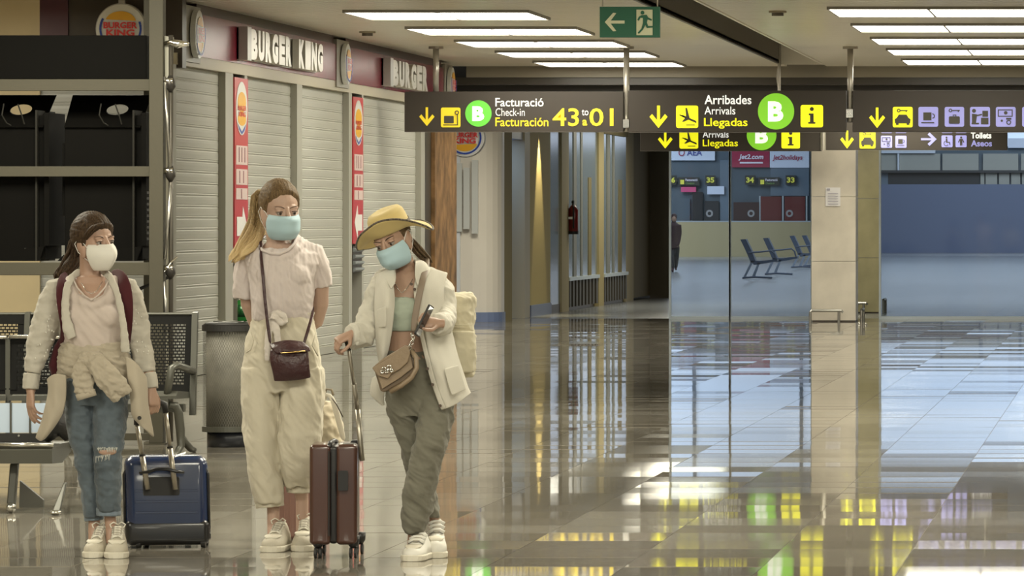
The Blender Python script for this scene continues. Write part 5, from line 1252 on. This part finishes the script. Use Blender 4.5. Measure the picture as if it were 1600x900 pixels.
# ripped knee
b = MB(); b.ell(A.Q(168,706,-.118), (.040,.012,.016), 20, 10); obj('knee_skin', b, M_skin, A.root, True)
mf = cloth('frayed_thread', (.55,.55,.50), 200, .1)
mb = MB(); rnd = random.Random(2)
for k in range(26):
    x = 152+k*1.25; a = A.Q(x, 699+rnd.uniform(-1,1), -.133+abs(x-168)*.0006); mb.tube([a, a+V((rnd.uniform(-.004,.004),-.004,-rnd.uniform(.006,.022)))], .0012, 5)
for k in range(14):
    x = 150+k*1.7; a = A.Q(x, 713-(k*.3), -.130+abs(x-168)*.0006); mb.tube([a, a+V((rnd.uniform(-.006,.006),-.004,-rnd.uniform(.006,.030)))], .0012, 5)
o = obj('frayed_edge', mb, mf, A.root, True); o['kind'] = 'stuff'
M_sh = mat('shoe_cream', (.47,.43,.345), .6, bump=(120,.1)); M_so = mat('shoe_sole', (.62,.58,.48), .55); M_la = mat('shoe_lace', (.70,.67,.58), .8)
A_s1 = V(A.Q(143,866,-.14)); A_s2 = V(A.Q(181,868,-.18))
shoe(A, (A_s1.x, A_s1.y, 0), math.radians(-3), .25, .100, .135, M_sh, M_so, M_la); shoe(A, (A_s2.x, A_s2.y, 0), math.radians(8), .25, .104, .138, M_sh, M_so, M_la)
# backpack of the left woman
t = thing('backpack', 'burgundy backpack on the back of the woman in jeans, its straps over her shoulders', 'backpack', A.Q(140,600,.2))
b = MB(); A.col(b, [(140,455,36,.05,.17),(140,470,42,.09,.19),(139,530,46,.10,.2),(136,590,46,.09,.2),(137,606,40,.06,.19)]); skinmesh('pack', b, M_strapb, t, .007, 6, folds(.006, 12, 12, 3))
for pts in ([(113,434,.10,9),(103,428,.03,9),(97,436,-.07,9),(95,460,-.115,8.5),(97,485,-.12,7),(99,505,-.115,5),(100,525,-.06,5),(96,560,.05,8),(98,585,.12,10)], [(172,434,.10,9),(184,427,.03,11),(192,436,-.07,11.5),(197,460,-.105,11),(201,485,-.10,8),(202,510,-.08,5),(201,530,-.03,4),(196,556,.08,4)]):
    mb = MB(); A.limb(mb, pts, 14, .25, (0,-1,0)); obj('strap', mb, M_strapb, t, True, sub=1)
b = MB(); A.limb(b, [(101,524,-.02,5),(92,545,.03,9),(88,570,.04,13),(92,592,.05,10)]); skinmesh('side_pocket', b, M_strapb, t, .006, 4)

# ================================================================ middle woman: ponytail, pale tee, cream trousers
B = Fig(445, 860, 23.3, 'woman with a long blonde ponytail, blue mask, pale tee and wide cream trousers')
M_t2 = cloth('tee_pale_rose', (.59,.525,.505), 320, .08); M_tr2 = cloth('cream_twill', (.56,.515,.41), 260, .3)
hB = B.Q(438, 329, -.03); MBm = frame((.50, -.86, -.13), math.radians(2)); kB = 1.10
b = MB(); head_prims(b, hB, MBm, kB)
B.limb(b, [(430,340,.02,17),(432,358,.01,17),(434,378,.0,17.5),(437,395,.0,24)])
B.col(b, [(438,380,24,.055,.01),(440,394,36,.074,.015),(441,408,44,.088,.01),(441,440,48,.10),(441,480,40,.09),(441,510,46,.10),(441,560,52,.11)])
B.limb(b, [(388,410,.03,10),(384,440,.04,11),(388,475,.07,12),(397,505,.12,9),(420,520,.17,8)]); B.limb(b, [(494,406,.03,10),(502,440,.04,12),(501,475,.07,12.5),(496,503,.11,9.5),(470,520,.17,8)])
hand(b, B.Q(424,521,.17), (1,.1,-.2), (0,1,.2), .9, .5, 1); hand(b, B.Q(466,522,.19), (-1,.1,-.3), (0,1,.2), .9, .5, -1)
for pts in ([(415,560,0,26),(412,680,.0,19),(418,740,.02,15),(427,790,.03,10),(427,822,.03,9.5),(427,842,.0,9.5)], [(468,560,0,26),(466,680,-.02,19),(466,740,.02,15),(472,780,.07,10),(472,815,.07,9.5),(472,838,.05,9.5)]): B.limb(b, pts)
skinmesh('body', b, M_skin2, B.root, .0038, 5)
zt = B.Q(0,372,0).z
H2 = hairmat('hair_blonde', (.065,.040,.020), (.19,.125,.060)); H2b = hairmat('hair_blonde_ends', (.16,.11,.05), (.42,.30,.15), zt, (.60,.45,.24))
face_parts(B, hB, MBm, kB, mat('brow_light', (.06,.035,.02), .6)); hair_cap(B, hB, MBm, kB, H2, hairline=.080)
locks(B, 'ponytail', [(424,300,.05,7),(408,300,.11,11),(404,325,.12,13),(402,350,.10,15),(394,375,.04,17),(380,392,-.03,16),(370,402,-.07,13),(362,410,-.09,10)], 1, H2b, 70, 4.4, seed=8)
B.part('hair_tie', [(420,292,.065,6),(414,300,.09,6)], M_black, 12)
mask(B, hB, MBm, kB, mat('mask_blue', (.38,.53,.59), .7))
b = MB()
B.col(b, [(439,388,46,.07,.01),(441,396,60,.095,.005),(441,412,58,.115,-.01),(441,440,50,.125,-.02),(441,470,48,.122,-.02),(441,488,47,.115,-.01),(441,500,47,.11,0)])
b.ell(B.Q(420,432,-.085), (.065,.055,.06)); b.ell(B.Q(462,430,-.085), (.065,.055,.06))
B.limb(b, [(402,392,.01,12),(388,404,.02,19),(383,425,.03,19.5),(382,445,.035,18.5),(382,466,.04,17)]); B.limb(b, [(472,386,.01,13),(489,397,.02,18),(499,415,.03,17.5),(502,433,.04,16),(504,448,.045,15)])
B.limb(b, [(404,392,-.02,7),(410,398,-.065,7),(422,404,-.088,7),(437,406,-.098,8),(452,400,-.088,8),(463,389,-.065,8),(468,377,-.01,8),(464,372,.03,7)]); B.limb(b, [(400,388,.02,9),(412,386,.02,8)]); B.limb(b, [(456,376,.02,9),(476,384,.02,10)])
def teefold(p, n):
    q = B.Q(441, 0, 0); x = (p.x-q.x)/.15; z = (p.z-B.Q(0,470,0).z)
    return .006*noise.noise(V((x*3.2+z*x*8, 3, z*5)))+.004*(abs(noise.noise(V((x*6+z*x*14, 1, z*4))))*-2+.5)
skinmesh('t_shirt', b, M_t2, B.root, .0048, 6, mixf(teefold, folds(.0026, 26, 7, 1, 1.9)))
B.part('neckline', [(405,384,-.03,2.4),(410,391,-.08,2.4),(422,396,-.105,2.4),(437,397,-.115,2.4),(450,391,-.105,2.4),(460,381,-.08,2.4),(465,368,-.02,2.4),(460,364,.03,2)], M_t2, 8)
# trousers
b = MB()
B.col(b, [(443,489,46,.105,-.0),(443,495,45,.105,-.0),(442,510,50,.115,0),(442,535,57,.125,0),(442,560,62,.128,0),(442,590,64,.125,0),(442,612,63,.11,0)])
B.col(b, [(408,575,30,.115,.0),(409,640,29.5,.115,-.01),(410,690,28,.11,-.01),(414,735,26.5,.10,.0),(419,765,24,.09,.01),(422,785,21.5,.08,.02)])
B.col(b, [(474,575,33,.115,.0),(473,630,33.5,.115,-.02),(469,680,33,.11,-.04),(467,715,30,.10,-.03),(467,740,25,.09,-.0),(467,760,19.5,.078,.04)])
skinmesh('trousers', b, M_tr2, B.root, .005, 4, mixf(folds(.011, 11, 4, 23, .7), folds(.003, 26, 14, 24, 1.5)))
for pts in ([(421,782,.02,22.5),(422,792,.02,22)], [(467,758,.04,19.5),(467,770,.04,18.5)]):
    mb = MB(); B.limb(mb, pts, 24); skinmesh('turn_up', mb, M_tr2, B.root, .004, 2, folds(.003, 30, 30, 2))
mb = MB()                                               # gathered paper-bag waistband
R = []
for k, (yy, g) in enumerate(((485,.96),(489,1.03),(493,1.0),(497,.98),(503,1.03),(506,1.0))):
    c_ = B.Q(443, yy, -.0); R.append([c_+V((46.5/B.s*g*math.cos(a)*(1+.02*math.sin(a*34)), .112*g*math.sin(a)*(1+.03*math.sin(a*34+k)), 0)) for a in [2*PI*j/180 for j in range(180)]])
mb.rings(R, True); obj('waistband', mb, M_tr2, B.root, True)
B.part('pocket_edge', [(391,518,-.10,1.2),(396,533,-.128,1.2),(392,546,-.12,1.2),(385,551,-.10,1.2)], M_tr2, 6); B.part('pocket_edge', [(494,520,-.10,1.2),(488,540,-.128,1.2),(497,556,-.105,1.2)], M_tr2, 6)
M_sash = cloth('sash_white', (.62,.57,.52), 260, .1)
b = MB()
B.limb(b, [(425,492,-.13,5),(434,488,-.15,5),(443,493,-.155,5),(447,503,-.15,4),(441,506,-.155,4),(432,498,-.15,5)]); B.limb(b, [(430,493,-.15,6),(428,500,-.155,6)])
B.limb(b, [(428,498,-.14,5),(432,515,-.155,6),(435,538,-.15,5)], flat=.3, up=(0,-1,0)); B.limb(b, [(424,497,-.14,5),(420,520,-.155,5.5),(418,545,-.155,5.5),(417,564,-.15,4)], flat=.3, up=(0,-1,0))
skinmesh('sash_bow', b, M_sash, B.root, .003, 2, folds(.002, 40, 40, 1))
s1 = B.Q(421,860,-.16); s2 = B.Q(471,855,-.10)
shoe(B, (s1.x, s1.y, 0), math.radians(-6), .26, .108, .130, M_sh, M_so, M_la); shoe(B, (s2.x, s2.y, 0), math.radians(3), .25, .102, .150, M_sh, M_so, M_la, lift=.0)
# plum crossbody bag
M_plb = mat('plum_leather', (.045,.016,.018), .38, bump=(60,.25), spec=.5)
t = thing('crossbody_bag', 'small dark plum crossbody bag with a folded flap, before the cream trousers', 'bag', B.Q(453,594,-.16))
sheet(B, 'bag_body', [[(424,546,-.17),(452,548,-.19),(482,546,-.17)],[(423,562,-.18),(453,566,-.21),(483,562,-.18)],[(427,580,-.18),(455,580,-.205),(484,577,-.18)],[(429,594,-.165),(457,592,-.175),(486,588,-.165)]], M_plb, .035, .006, 2, parent=t)
sheet(B, 'flap', [[(421,538,-.165),(448,532,-.185),(474,535,-.175)],[(424,545,-.20),(454,541,-.22),(483,542,-.20)],[(432,553,-.215),(456,550,-.235),(486,549,-.21)]], M_plb, .012, .005, 5, parent=t)
obj('brass_zip', MB().tube([B.Q(439,552,-.235), B.Q(456,550.5,-.25), B.Q(477,548.5,-.235)], .0028, 6), mat('brass', (.55,.38,.14), .25, metal=.9), t, True)
B.part('strap', [(433,364,.09,2.5),(413,368,.06,2.5),(406,376,-.02,2.5),(407,395,-.10,2.6),(411,430,-.155,2.6),(414,470,-.165,2.6),(418,505,-.165,2.6),(423,540,-.17,2.6)], M_plb, 10, flat=.35, up=(0,-1,0), parent=t, sub=1)
B.part('strap', [(474,540,-.17,2.6),(480,520,-.15,2.6),(486,500,-.11,2.6),(489,488,-.05,2.6),(489,478,.05,2.6)], M_plb, 10, flat=.35, up=(0,-1,0), parent=t, sub=1)

# ================================================================ right woman: sun hat, open shirt, phone
G = Fig(655, 872, 22.75, 'woman in a wide straw-coloured hat and open white shirt looking at a phone')
M_w3 = cloth('linen_white', (.56,.535,.465), 150, .4); M_ban = cloth('bandeau_mint', (.34,.385,.315), 260, .2); M_p3 = cloth('olive_grey_cotton', (.155,.148,.115), 220, .3)
hG = G.Q(613, 373, -.04); MG = frame((-.26, -.90, -.36), math.radians(17)); kG = 1.04
b = MB(); head_prims(b, hG, MG, kG)
G.limb(b, [(621,385,.02,16),(627,402,.02,16.5),(633,420,.01,18),(638,435,.01,26)])
G.col(b, [(638,424,26,.06,.01),(640,436,40,.080,.01),(638,455,42,.096,-.0),(634,485,36,.098,-.02),(634,515,31,.088,-.02),(637,545,34,.09,-.01),(644,570,40,.10,0),(652,610,44,.11,0)])
b.ell(G.Q(621,480,-.085), (.055,.045,.05)); b.ell(G.Q(650,480,-.08), (.055,.045,.05))
G.limb(b, [(602,444,.02,9),(582,480,-.01,11),(574,520,-.04,11),(560,530,-.09,9),(547,526,-.12,7.5)]); G.limb(b, [(680,444,.02,9),(693,475,.01,11),(697,505,-.03,11),(688,510,-.15,9),(679,506,-.24,7.5)])
for pts in ([(630,610,0,26),(648,700,.04,18),(658,750,.10,15),(674,790,.16,9.5),(679,818,.18,9),(680,842,.16,9)], [(680,610,0,27),(676,690,-.06,19),(662,740,-.06,15),(650,800,-.04,9.5),(646,838,-.04,9),(645,858,-.06,9)]): G.limb(b, pts)
# left hand closes over the trolley grip, right hand holds the phone
hand(b, G.Q(550,521,-.13), (-.75,-.35,-.40), (-.15,-.50,.85), .88, curls=(.95,1.05,1.1,1.15), side=-1, thumb=.7)
hand(b, G.Q(688,505,-.25), (-.90,-.30,.05), (.10,.80,-.55), .88, curls=(.80,.92,1.0,1.1), side=1, thumb=.35, spread=.12)
skinmesh('body', b, M_skin3, G.root, .0036, 5)
H3 = hairmat('hair_light_brown', (.045,.028,.016), (.16,.11,.06)); face_parts(G, hG, MG, kG, mat('brow_dark', (.018,.011,.007), .6)); hair_cap(G, hG, MG, kG, H3, hairline=.066, r=(.079,.096,.082), c=(0,-.018,.030))
locks(G, 'loose_hair', [(636,372,.05,7),(646,382,.07,8),(655,394,.07,9),(664,404,.06,9),(672,410,.05,6)], 1, H3, 30, 3.4, seed=5)
mask(G, hG, MG, kG, mat('mask_blue', (.38,.53,.59), .7))
G.part('necklace', [(616,440,-.085,.5),(622,452,-.115,.5),(628,458,-.125,.6),(636,450,-.115,.5),(645,436,-.08,.5)], M_bright, 6)
# bandeau
b = MB(); G.col(b, [(633,464,38,.108,-.01),(633,470,38,.116,-.015),(634,490,36,.118,-.02),(634,508,33,.104,-.02),(634,517,32,.096,-.02)]); b.ell(G.Q(620,482,-.088), (.060,.050,.052)); b.ell(G.Q(650,482,-.083), (.060,.050,.052))
skinmesh('bandeau', b, M_ban, G.root, .0045, 5, folds(.0025, 18, 30, 4))
# trousers
b = MB(); G.col(b, [(637,548,35,.10,-.01),(640,560,39,.108,-.0),(648,580,46,.115,0),(654,610,51,.12,0),(656,636,52,.112,0),(657,650,50,.10,0)])
G.col(b, [(630,600,27,.11,.0),(634,650,25,.105,.02),(646,700,20,.09,.06),(655,740,19,.085,.10),(665,770,16,.075,.14),(671,795,14,.065,.165),(674,808,13,.06,.17)])
G.col(b, [(681,600,29,.115,.0),(681,650,28,.11,-.04),(672,695,26,.10,-.08),(662,735,24,.09,-.08),(656,770,25,.088,-.065),(651,800,23.5,.082,-.05),(648,822,18,.072,-.045),(646,832,14.5,.06,-.04)])
skinmesh('trousers', b, M_p3, G.root, .0048, 4, mixf(folds(.009, 11, 8, 33, 1.9), folds(.003, 24, 20, 34, 2.4)))
mb = MB(); G.limb(mb, [(648,822,-.045,15.5),(646,834,-.04,14.5)], 20); skinmesh('trouser_cuff', mb, M_p3, G.root, .004, 2, folds(.002, 30, 30, 2))
G.part('drawstring_button', [(670,551,-.115,3),(672,551,-.125,3)], M_brown, 10)
# shirt: sleeves and back as one mesh, open front panels as cloth
b = MB()
G.limb(b, [(612,424,.03,8),(600,434,.02,15),(590,455,.01,18),(582,480,-.0,19),(577,505,-.03,20),(570,522,-.06,20),(558,525,-.09,21),(549,526,-.11,18)])
G.limb(b, [(664,424,.03,8),(682,434,.02,16),(691,455,.02,18),(694,480,.0,18.5),(695,498,-.05,18.5),(692,506,-.13,17.5),(687,507,-.20,16)])
G.col(b, [(640,426,44,.05,.06),(642,440,58,.07,.055),(642,480,54,.085,.06),(648,530,52,.085,.07),(656,580,58,.085,.08),(660,605,60,.06,.09)])
skinmesh('shirt', b, M_w3, G.root, .0048, 4, mixf(folds(.011, 11, 10, 43, 1.4), folds(.004, 26, 16, 44, 1.8)))
sheet(G, 'shirt_front', [[(588,428,.02),(598,424,-.04),(611,418,-.05)],[(586,450,-.05),(600,446,-.13),(614,442,-.12)],[(585,478,-.08),(600,476,-.17),(617,470,-.15)],[(586,510,-.08),(599,510,-.16),(614,508,-.15)],[(588,540,-.08),(597,542,-.15),(608,543,-.14)],[(592,565,-.07),(596,568,-.12),(601,566,-.12)]], M_w3, .005, .014, 4, sx=22, sz=5)
sheet(G, 'shirt_front', [[(656,412,-.02),(678,420,-.03),(700,426,.03)],[(646,448,-.13),(668,450,-.13),(694,452,-.04)],[(650,486,-.15),(670,486,-.15),(698,490,-.04)],[(656,525,-.15),(676,522,-.16),(706,516,-.03)],[(664,560,-.15),(686,556,-.17),(714,548,-.03)],[(673,595,-.15),(698,590,-.18),(724,580,-.03)],[(682,622,-.15),(706,616,-.17),(731,604,-.03)],[(690,641,-.14),(712,632,-.15),(736,614,-.02)]], M_w3, .005, .018, 14, sx=20, sz=4)
sheet(G, 'placket', [[(646,449,-.150),(651,449,-.155)],[(650,487,-.172),(656,487,-.175)],[(656.5,526,-.172),(663,526,-.178)],[(664.5,561,-.172),(671,560,-.180)],[(673.5,596,-.172),(680,594,-.182)],[(690,641,-.160),(696,638,-.168)]], M_w3, .004, .001, 1)
sheet(G, 'chest_pocket', [[(589,484,-.165),(603,478,-.190)],[(590,500,-.165),(604,498,-.190)],[(591,512,-.160),(603,511,-.180)]], M_w3, .004, .002, 5)
sheet(G, 'hem_pocket', [[(694,576,-.21),(717,570,-.12)],[(700,600,-.21),(724,592,-.11)],[(706,618,-.20),(729,608,-.10)]], M_w3, .003, .002, 5)
sheet(G, 'collar', [[(640,410,.06),(646,408,.0),(650,402,-.03)],[(655,406,.05),(662,412,-.06),(648,432,-.125)],[(668,412,.04),(672,425,-.09),(655,452,-.155)]], M_w3, .005, .003, 2)
sheet(G, 'collar', [[(612,410,-.0),(606,418,-.05),(598,428,-.06)],[(616,414,-.04),(614,430,-.12),(606,442,-.13)],[(617,420,-.06),(618,440,-.13),(611,452,-.15)]], M_w3, .005, .003, 6)
sheet(G, 'shirt_tail', [[(582,590,.02),(592,586,-.02),(602,588,-.03)],[(579,606,.02),(590,608,-.02),(602,606,-.02)],[(580,618,.02),(590,622,-.02),(600,622,-.02)],[(596,632,.0),(598,634,-.02),(601,633,-.02)]], M_w3, .005, .008, 7)
for pts in ([(553,524,-.105,20),(546,524,-.12,17)], [(690,507,-.17,18.5),(682,506,-.225,16)]):
    mb = MB(); G.limb(mb, pts, 22); skinmesh('cuff', mb, M_w3, G.root, .004, 2, folds(.003, 26, 26, 2))
for p in ((643,444,-.165),(648,452,-.17),(668,576,-.19),(676,601,-.19),(688,634,-.175)): obj('button', MB().disc(G.Q(*p), (0,-1,0), .0068, .004, 14), mat('button_brown', (.07,.045,.03), .4), G.root)
# sun hat
M_hat = cloth('hat_straw_yellow', (.56,.44,.19), 180, .25); M_hatb = cloth('hat_trim', (.10,.08,.06), 90, .3, var=(90, .9, 3))
def ringh(c, ax, r, n=72, wav=None):
    out = []
    for k in range(n):
        a = 2*PI*k/n; w_ = wav(a) if wav else (0, 0); out.append(c+MG@V((math.cos(a)*(r[0]+w_[0]), math.sin(a)*(r[1]+w_[0]), w_[1])))
    return out
H0 = hG+MG@V((0,-.022,.036)); hat = MB(); R = []
for z, rr in ((.0,.092),(.02,.090),(.05,.086),(.072,.082),(.088,.072),(.094,.052),(.090,.03),(.089,.004)): R.append(ringh(H0+MG@V((.0,.0,z)), None, (rr, rr*1.12), wav=lambda a: (.0022*math.sin(a*3+z*40), 0)))
hat.rings(R); hato = obj('hat', hat, M_hat, G.root, True)
def wav(s_): return lambda a: (s_*(-.014*max(0, math.sin(a))+.004*math.sin(a*3+1)), s_*(.092*max(0, math.sin(a-.35))**1.3-.050*max(0, math.cos(a+.35))**1.5-.055*max(0, -math.cos(a-.2))**1.5-.03*max(0, -math.sin(a))+.008*math.sin(a*3+.3)))
R = [ringh(H0+MG@V((0,0,.003)), None, (.091,.102))]+[ringh(H0, None, (.092+.080*u, .103+.078*u), wav=wav(u)) for u in (.15,.35,.55,.75,.9,1)]
br = MB().rings(R, False); bo = obj('brim', br, M_hat, hato, True); q = bo.modifiers.new('s', 'SOLIDIFY'); q.thickness = .004
edge = R[-1]; obj('brim_trim', MB().tube(edge+[edge[0]], .0048, 6), M_hatb, hato, True)
obj('hat_band', MB().rings([ringh(H0+MG@V((0,0,z)), None, (r_, r_*1.12)) for z, r_ in ((.004,.0935),(.022,.0922))], False), M_hatb, hato, True)
# shoes
s1 = G.Q(641,876,-.22); s2 = G.Q(681,863,.0); M_sw3 = mat('shoe_white', (.66,.64,.58), .5)
shoe(G, (s1.x-.0, s1.y, 0), math.radians(-7), .25, .105, .118, M_sw3, M_so, M_la, 'strap', cap=mat('strap_grey', (.16,.16,.15), .5))
shoe(G, (s2.x, s2.y, 0), math.radians(6), .25, .098, .165, M_sw3, M_so, M_la, 'strap', cap=mat('strap_grey', (.16,.16,.15), .5))
# phone
t = thing('phone', 'black mobile phone held in the right woman\'s hand', 'phone', G.Q(662,501,-.34))
a, c_ = G.Q(674,478,-.33), G.Q(651,524,-.35); ctr = (a+c_)/2; up = (a-c_)/2; wd = V((.20,.98,.0)).normalized(); wd = (wd-up.normalized()*wd.dot(up.normalized())).normalized()
obj('case', MB().obox(ctr, wd*.036, up*1.02, wd.cross(up.normalized())*.0045, r=.008), M_black, t, bevel=.001)
obj('screen', MB().obox(ctr-wd.cross(up.normalized())*-.0048*1, wd*.033, up*.94, wd.cross(up.normalized())*.0004), mat('screen_dark', (.01,.012,.016), .05), t)
obj('camera_lens', MB().disc(ctr+up*.7-wd.cross(up.normalized())*.0046, -wd.cross(up.normalized()), .006, .002, 12), M_chrome, t)
# tan shoulder bag
M_tan = mat('tan_leather', (.225,.165,.105), .45, bump=(50,.15)); M_tan2 = mat('tan_leather_dark', (.13,.09,.055), .45)
t = thing('shoulder_bag', 'tan leather shoulder bag with a metal clasp, hanging before the right woman', 'bag', G.Q(616,600,-.2))
def Z(px, py, dy): return G.Q(px, py, dy)
pts = [(584,577),(640,545),(648,572),(646,582),(632,596),(600,613),(594,611)]
bd = MB().prism([Z(x, y, -.235) for x, y in pts], (.01,.075,0)); obj('bag_body', bd, M_tan2, t, bevel=.006)
pts = [(581,575),(606,560),(638,541.5),(641,552),(637,566),(625,577),(614,583),(611,590),(604,599),(598,601),(588,590)]
obj('bag_front', MB().prism([Z(x, y, -.247) for x, y in [(587,580),(640,549),(645,575),(626,590),(597,608)]], (0,.012,0)), M_tan, t, bevel=.003)
obj('flap', MB().prism([Z(x, y, -.262) for x, y in pts[:6]+[(612,584),(606,592),(590,587)]], (0,.012,0)), M_tan, t, bevel=.004)
obj('flap_top', MB().prism([Z(x, y, -.262) for x, y in [(581,575),(598,560),(634,539),(641,543)]], (0,.07,0)), M_tan, t, bevel=.004)
obj('rolled_handle', MB().tube([Z(642,548,-.24), Z(650,558,-.25), Z(651,575,-.26), Z(643,590,-.265), Z(628,602,-.26), Z(610,612,-.25)], .011, 10), M_tan, t, True)
obj('side_pleat', MB().tube([Z(640,546,-.22), Z(648,556,-.22), Z(647,576,-.22), Z(630,596,-.22)], .008, 8), M_tan2, t, True)
for px, py, r_ in ((600,577,.009),(608,574,.009),(612,579,.006),(597,581,.006),(604,580,.007)): obj('clasp_ring', MB().tube([Z(px,py,-.272)+V((r_*math.cos(a), 0, r_*math.sin(a))) for a in [2*PI*k/14 for k in range(15)]], .0026, 6), M_chrome, t, True)
for k in range(9):
    u = k/8; p = Z(643+3*math.sin(k), 523+33*u, -.215-.03*u); obj('chain_link', MB().tube([p+V((.006*math.cos(a)*(1 if k % 2 else .3), .006*math.cos(a)*(.3 if k % 2 else 1), .010*math.sin(a))) for a in [2*PI*j/10 for j in range(11)]], .0022, 5), M_chrome, t, True)
G.part('strap', [(662,400,.09,5),(668,406,.04,5.2),(666,416,-.05,5.2),(661,435,-.165,5.4),(655,460,-.195,5.4),(649,490,-.20,5.4),(645,522,-.21,5)], mat('strap_taupe', (.20,.155,.115), .6), 10, flat=.25, up=(0,-1,0), parent=t, sub=1)
# cream backpack behind her
M_cv = cloth('canvas_cream', (.52,.475,.35), 120, .3)
t = thing('backpack', 'cream canvas backpack on the back of the woman in the hat', 'backpack', G.Q(710,590,.2))
b = MB(); G.col(b, [(716,458,22,.06,.22),(718,466,25,.09,.22),(716,500,26,.11,.22),(716,545,26,.11,.22),(716,575,26,.09,.22),(724,588,16,.06,.22)])
skinmesh('pack', b, M_cv, t, .005, 4, mixf(folds(.010, 12, 14, 53, 1), folds(.004, 30, 30, 5)))
b = MB(); G.col(b, [(722,518,19,.05,.12),(723,550,20,.055,.12),(724,582,17,.045,.13)]); skinmesh('pocket', b, M_cv, t, .005, 3, folds(.004, 20, 20, 7))
G.part('seam', [(704,509,.09,1),(720,508,.085,1),(738,507,.11,1)], M_cv, 6, parent=t); G.part('strap', [(702,500,.05,3),(704,520,.06,3),(712,545,.08,3)], M_white, 8, flat=.3, up=(0,-1,0), parent=t)

# white rucksack on top of the pink suitcase
K = Fig.__new__(Fig); K.Y0 = 24.1; K.s = F/24.1
t = thing('canvas_rucksack', 'white and beige canvas rucksack resting on the pink suitcase', 'backpack', K.Q(505,700,.1)); K.root = t
b = MB(); K.col(b, [(504,628,16,.04,.12),(508,640,22,.07,.12),(510,665,26,.09,.12),(510,690,27,.09,.12),(509,716,27,.085,.12),(507,729,26,.08,.12)])
skinmesh('pack', b, cloth('canvas_beige', (.50,.44,.33), 120, .3), t, .006, 4, mixf(folds(.008, 14, 14, 63, 1), folds(.004, 30, 30, 5)))
K.part('webbing', [(503,634,.08,3),(510,612,.06,4.5),(520,622,.03,5),(526,645,.02,5),(532,668,.02,5),(538,690,.02,4)], mat('webbing_white', (.66,.62,.52), .7), 10, flat=.3, up=(0,-1,0), parent=t, sub=1)
K.part('webbing_edge', [(514,616,.05,1),(526,632,.01,1),(536,652,.01,1)], M_brown, 6, parent=t)
K.part('grab_loop', [(506,618,.09,2),(510,608,.09,2),(518,609,.09,2),(521,618,.09,2)], cloth('canvas_dark', (.25,.21,.15), 120, .3), 8, parent=t)

# ================================================================ distant walker beyond the glass
Dn = Fig(1054, 425, 150, 'distant person in a dark maroon jacket walking beyond the glass, half hidden by the frame')
b = MB(); r = lambda v: v
Dn.col(b, [(1053,334,2.6,.08),(1053,337,4.6,.10),(1053,341,4.6,.11),(1053,345,3.6,.09),(1053,347,2.6,.07),(1053,349,6,.1),(1053,352,10,.13),(1053,365,9.5,.14),(1053,378,8,.13),(1053,388,8.5,.15)], 16)
Dn.limb(b, [(1045,351,0,3.6),(1043.5,364,.02,3),(1044,376,-.05,2.5),(1046,385,-.12,2)]); Dn.limb(b, [(1061,351,0,3.6),(1062.5,364,.02,3),(1061,376,-.05,2.5),(1059,384,-.12,2)])
Dn.limb(b, [(1050,385,0,4.8),(1050,403,-.1,3.5),(1051,420,-.15,2.5),(1051,424,-.3,2)]); Dn.limb(b, [(1057,385,0,4.8),(1057,403,.1,3.4),(1056,418,.35,2.3),(1056,421,.2,2)])
skinmesh('body', b, mat('dark_maroon_jacket', (.035,.012,.018), .7), Dn.root, .02, 2)
b = MB(); b.ell(Dn.Q(1053,341.5,-.03), (.075,.09,.11), 14, 10); obj('face', b, M_skin, Dn.root, True)
b = MB(); b.ell(Dn.Q(1053,339,.03), (.095,.10,.11), 14, 10); obj('hair', b, M_black, Dn.root, True)
b = MB(); Dn.limb(b, [(1050,386,0,5.2),(1050,403,-.1,4),(1051,419,-.15,3)]); Dn.limb(b, [(1057,386,0,5.2),(1057,403,.1,3.9),(1056,417,.33,2.9)]); skinmesh('trousers', b, mat('near_black', (.02,.022,.026), .5), Dn.root, .02, 2)
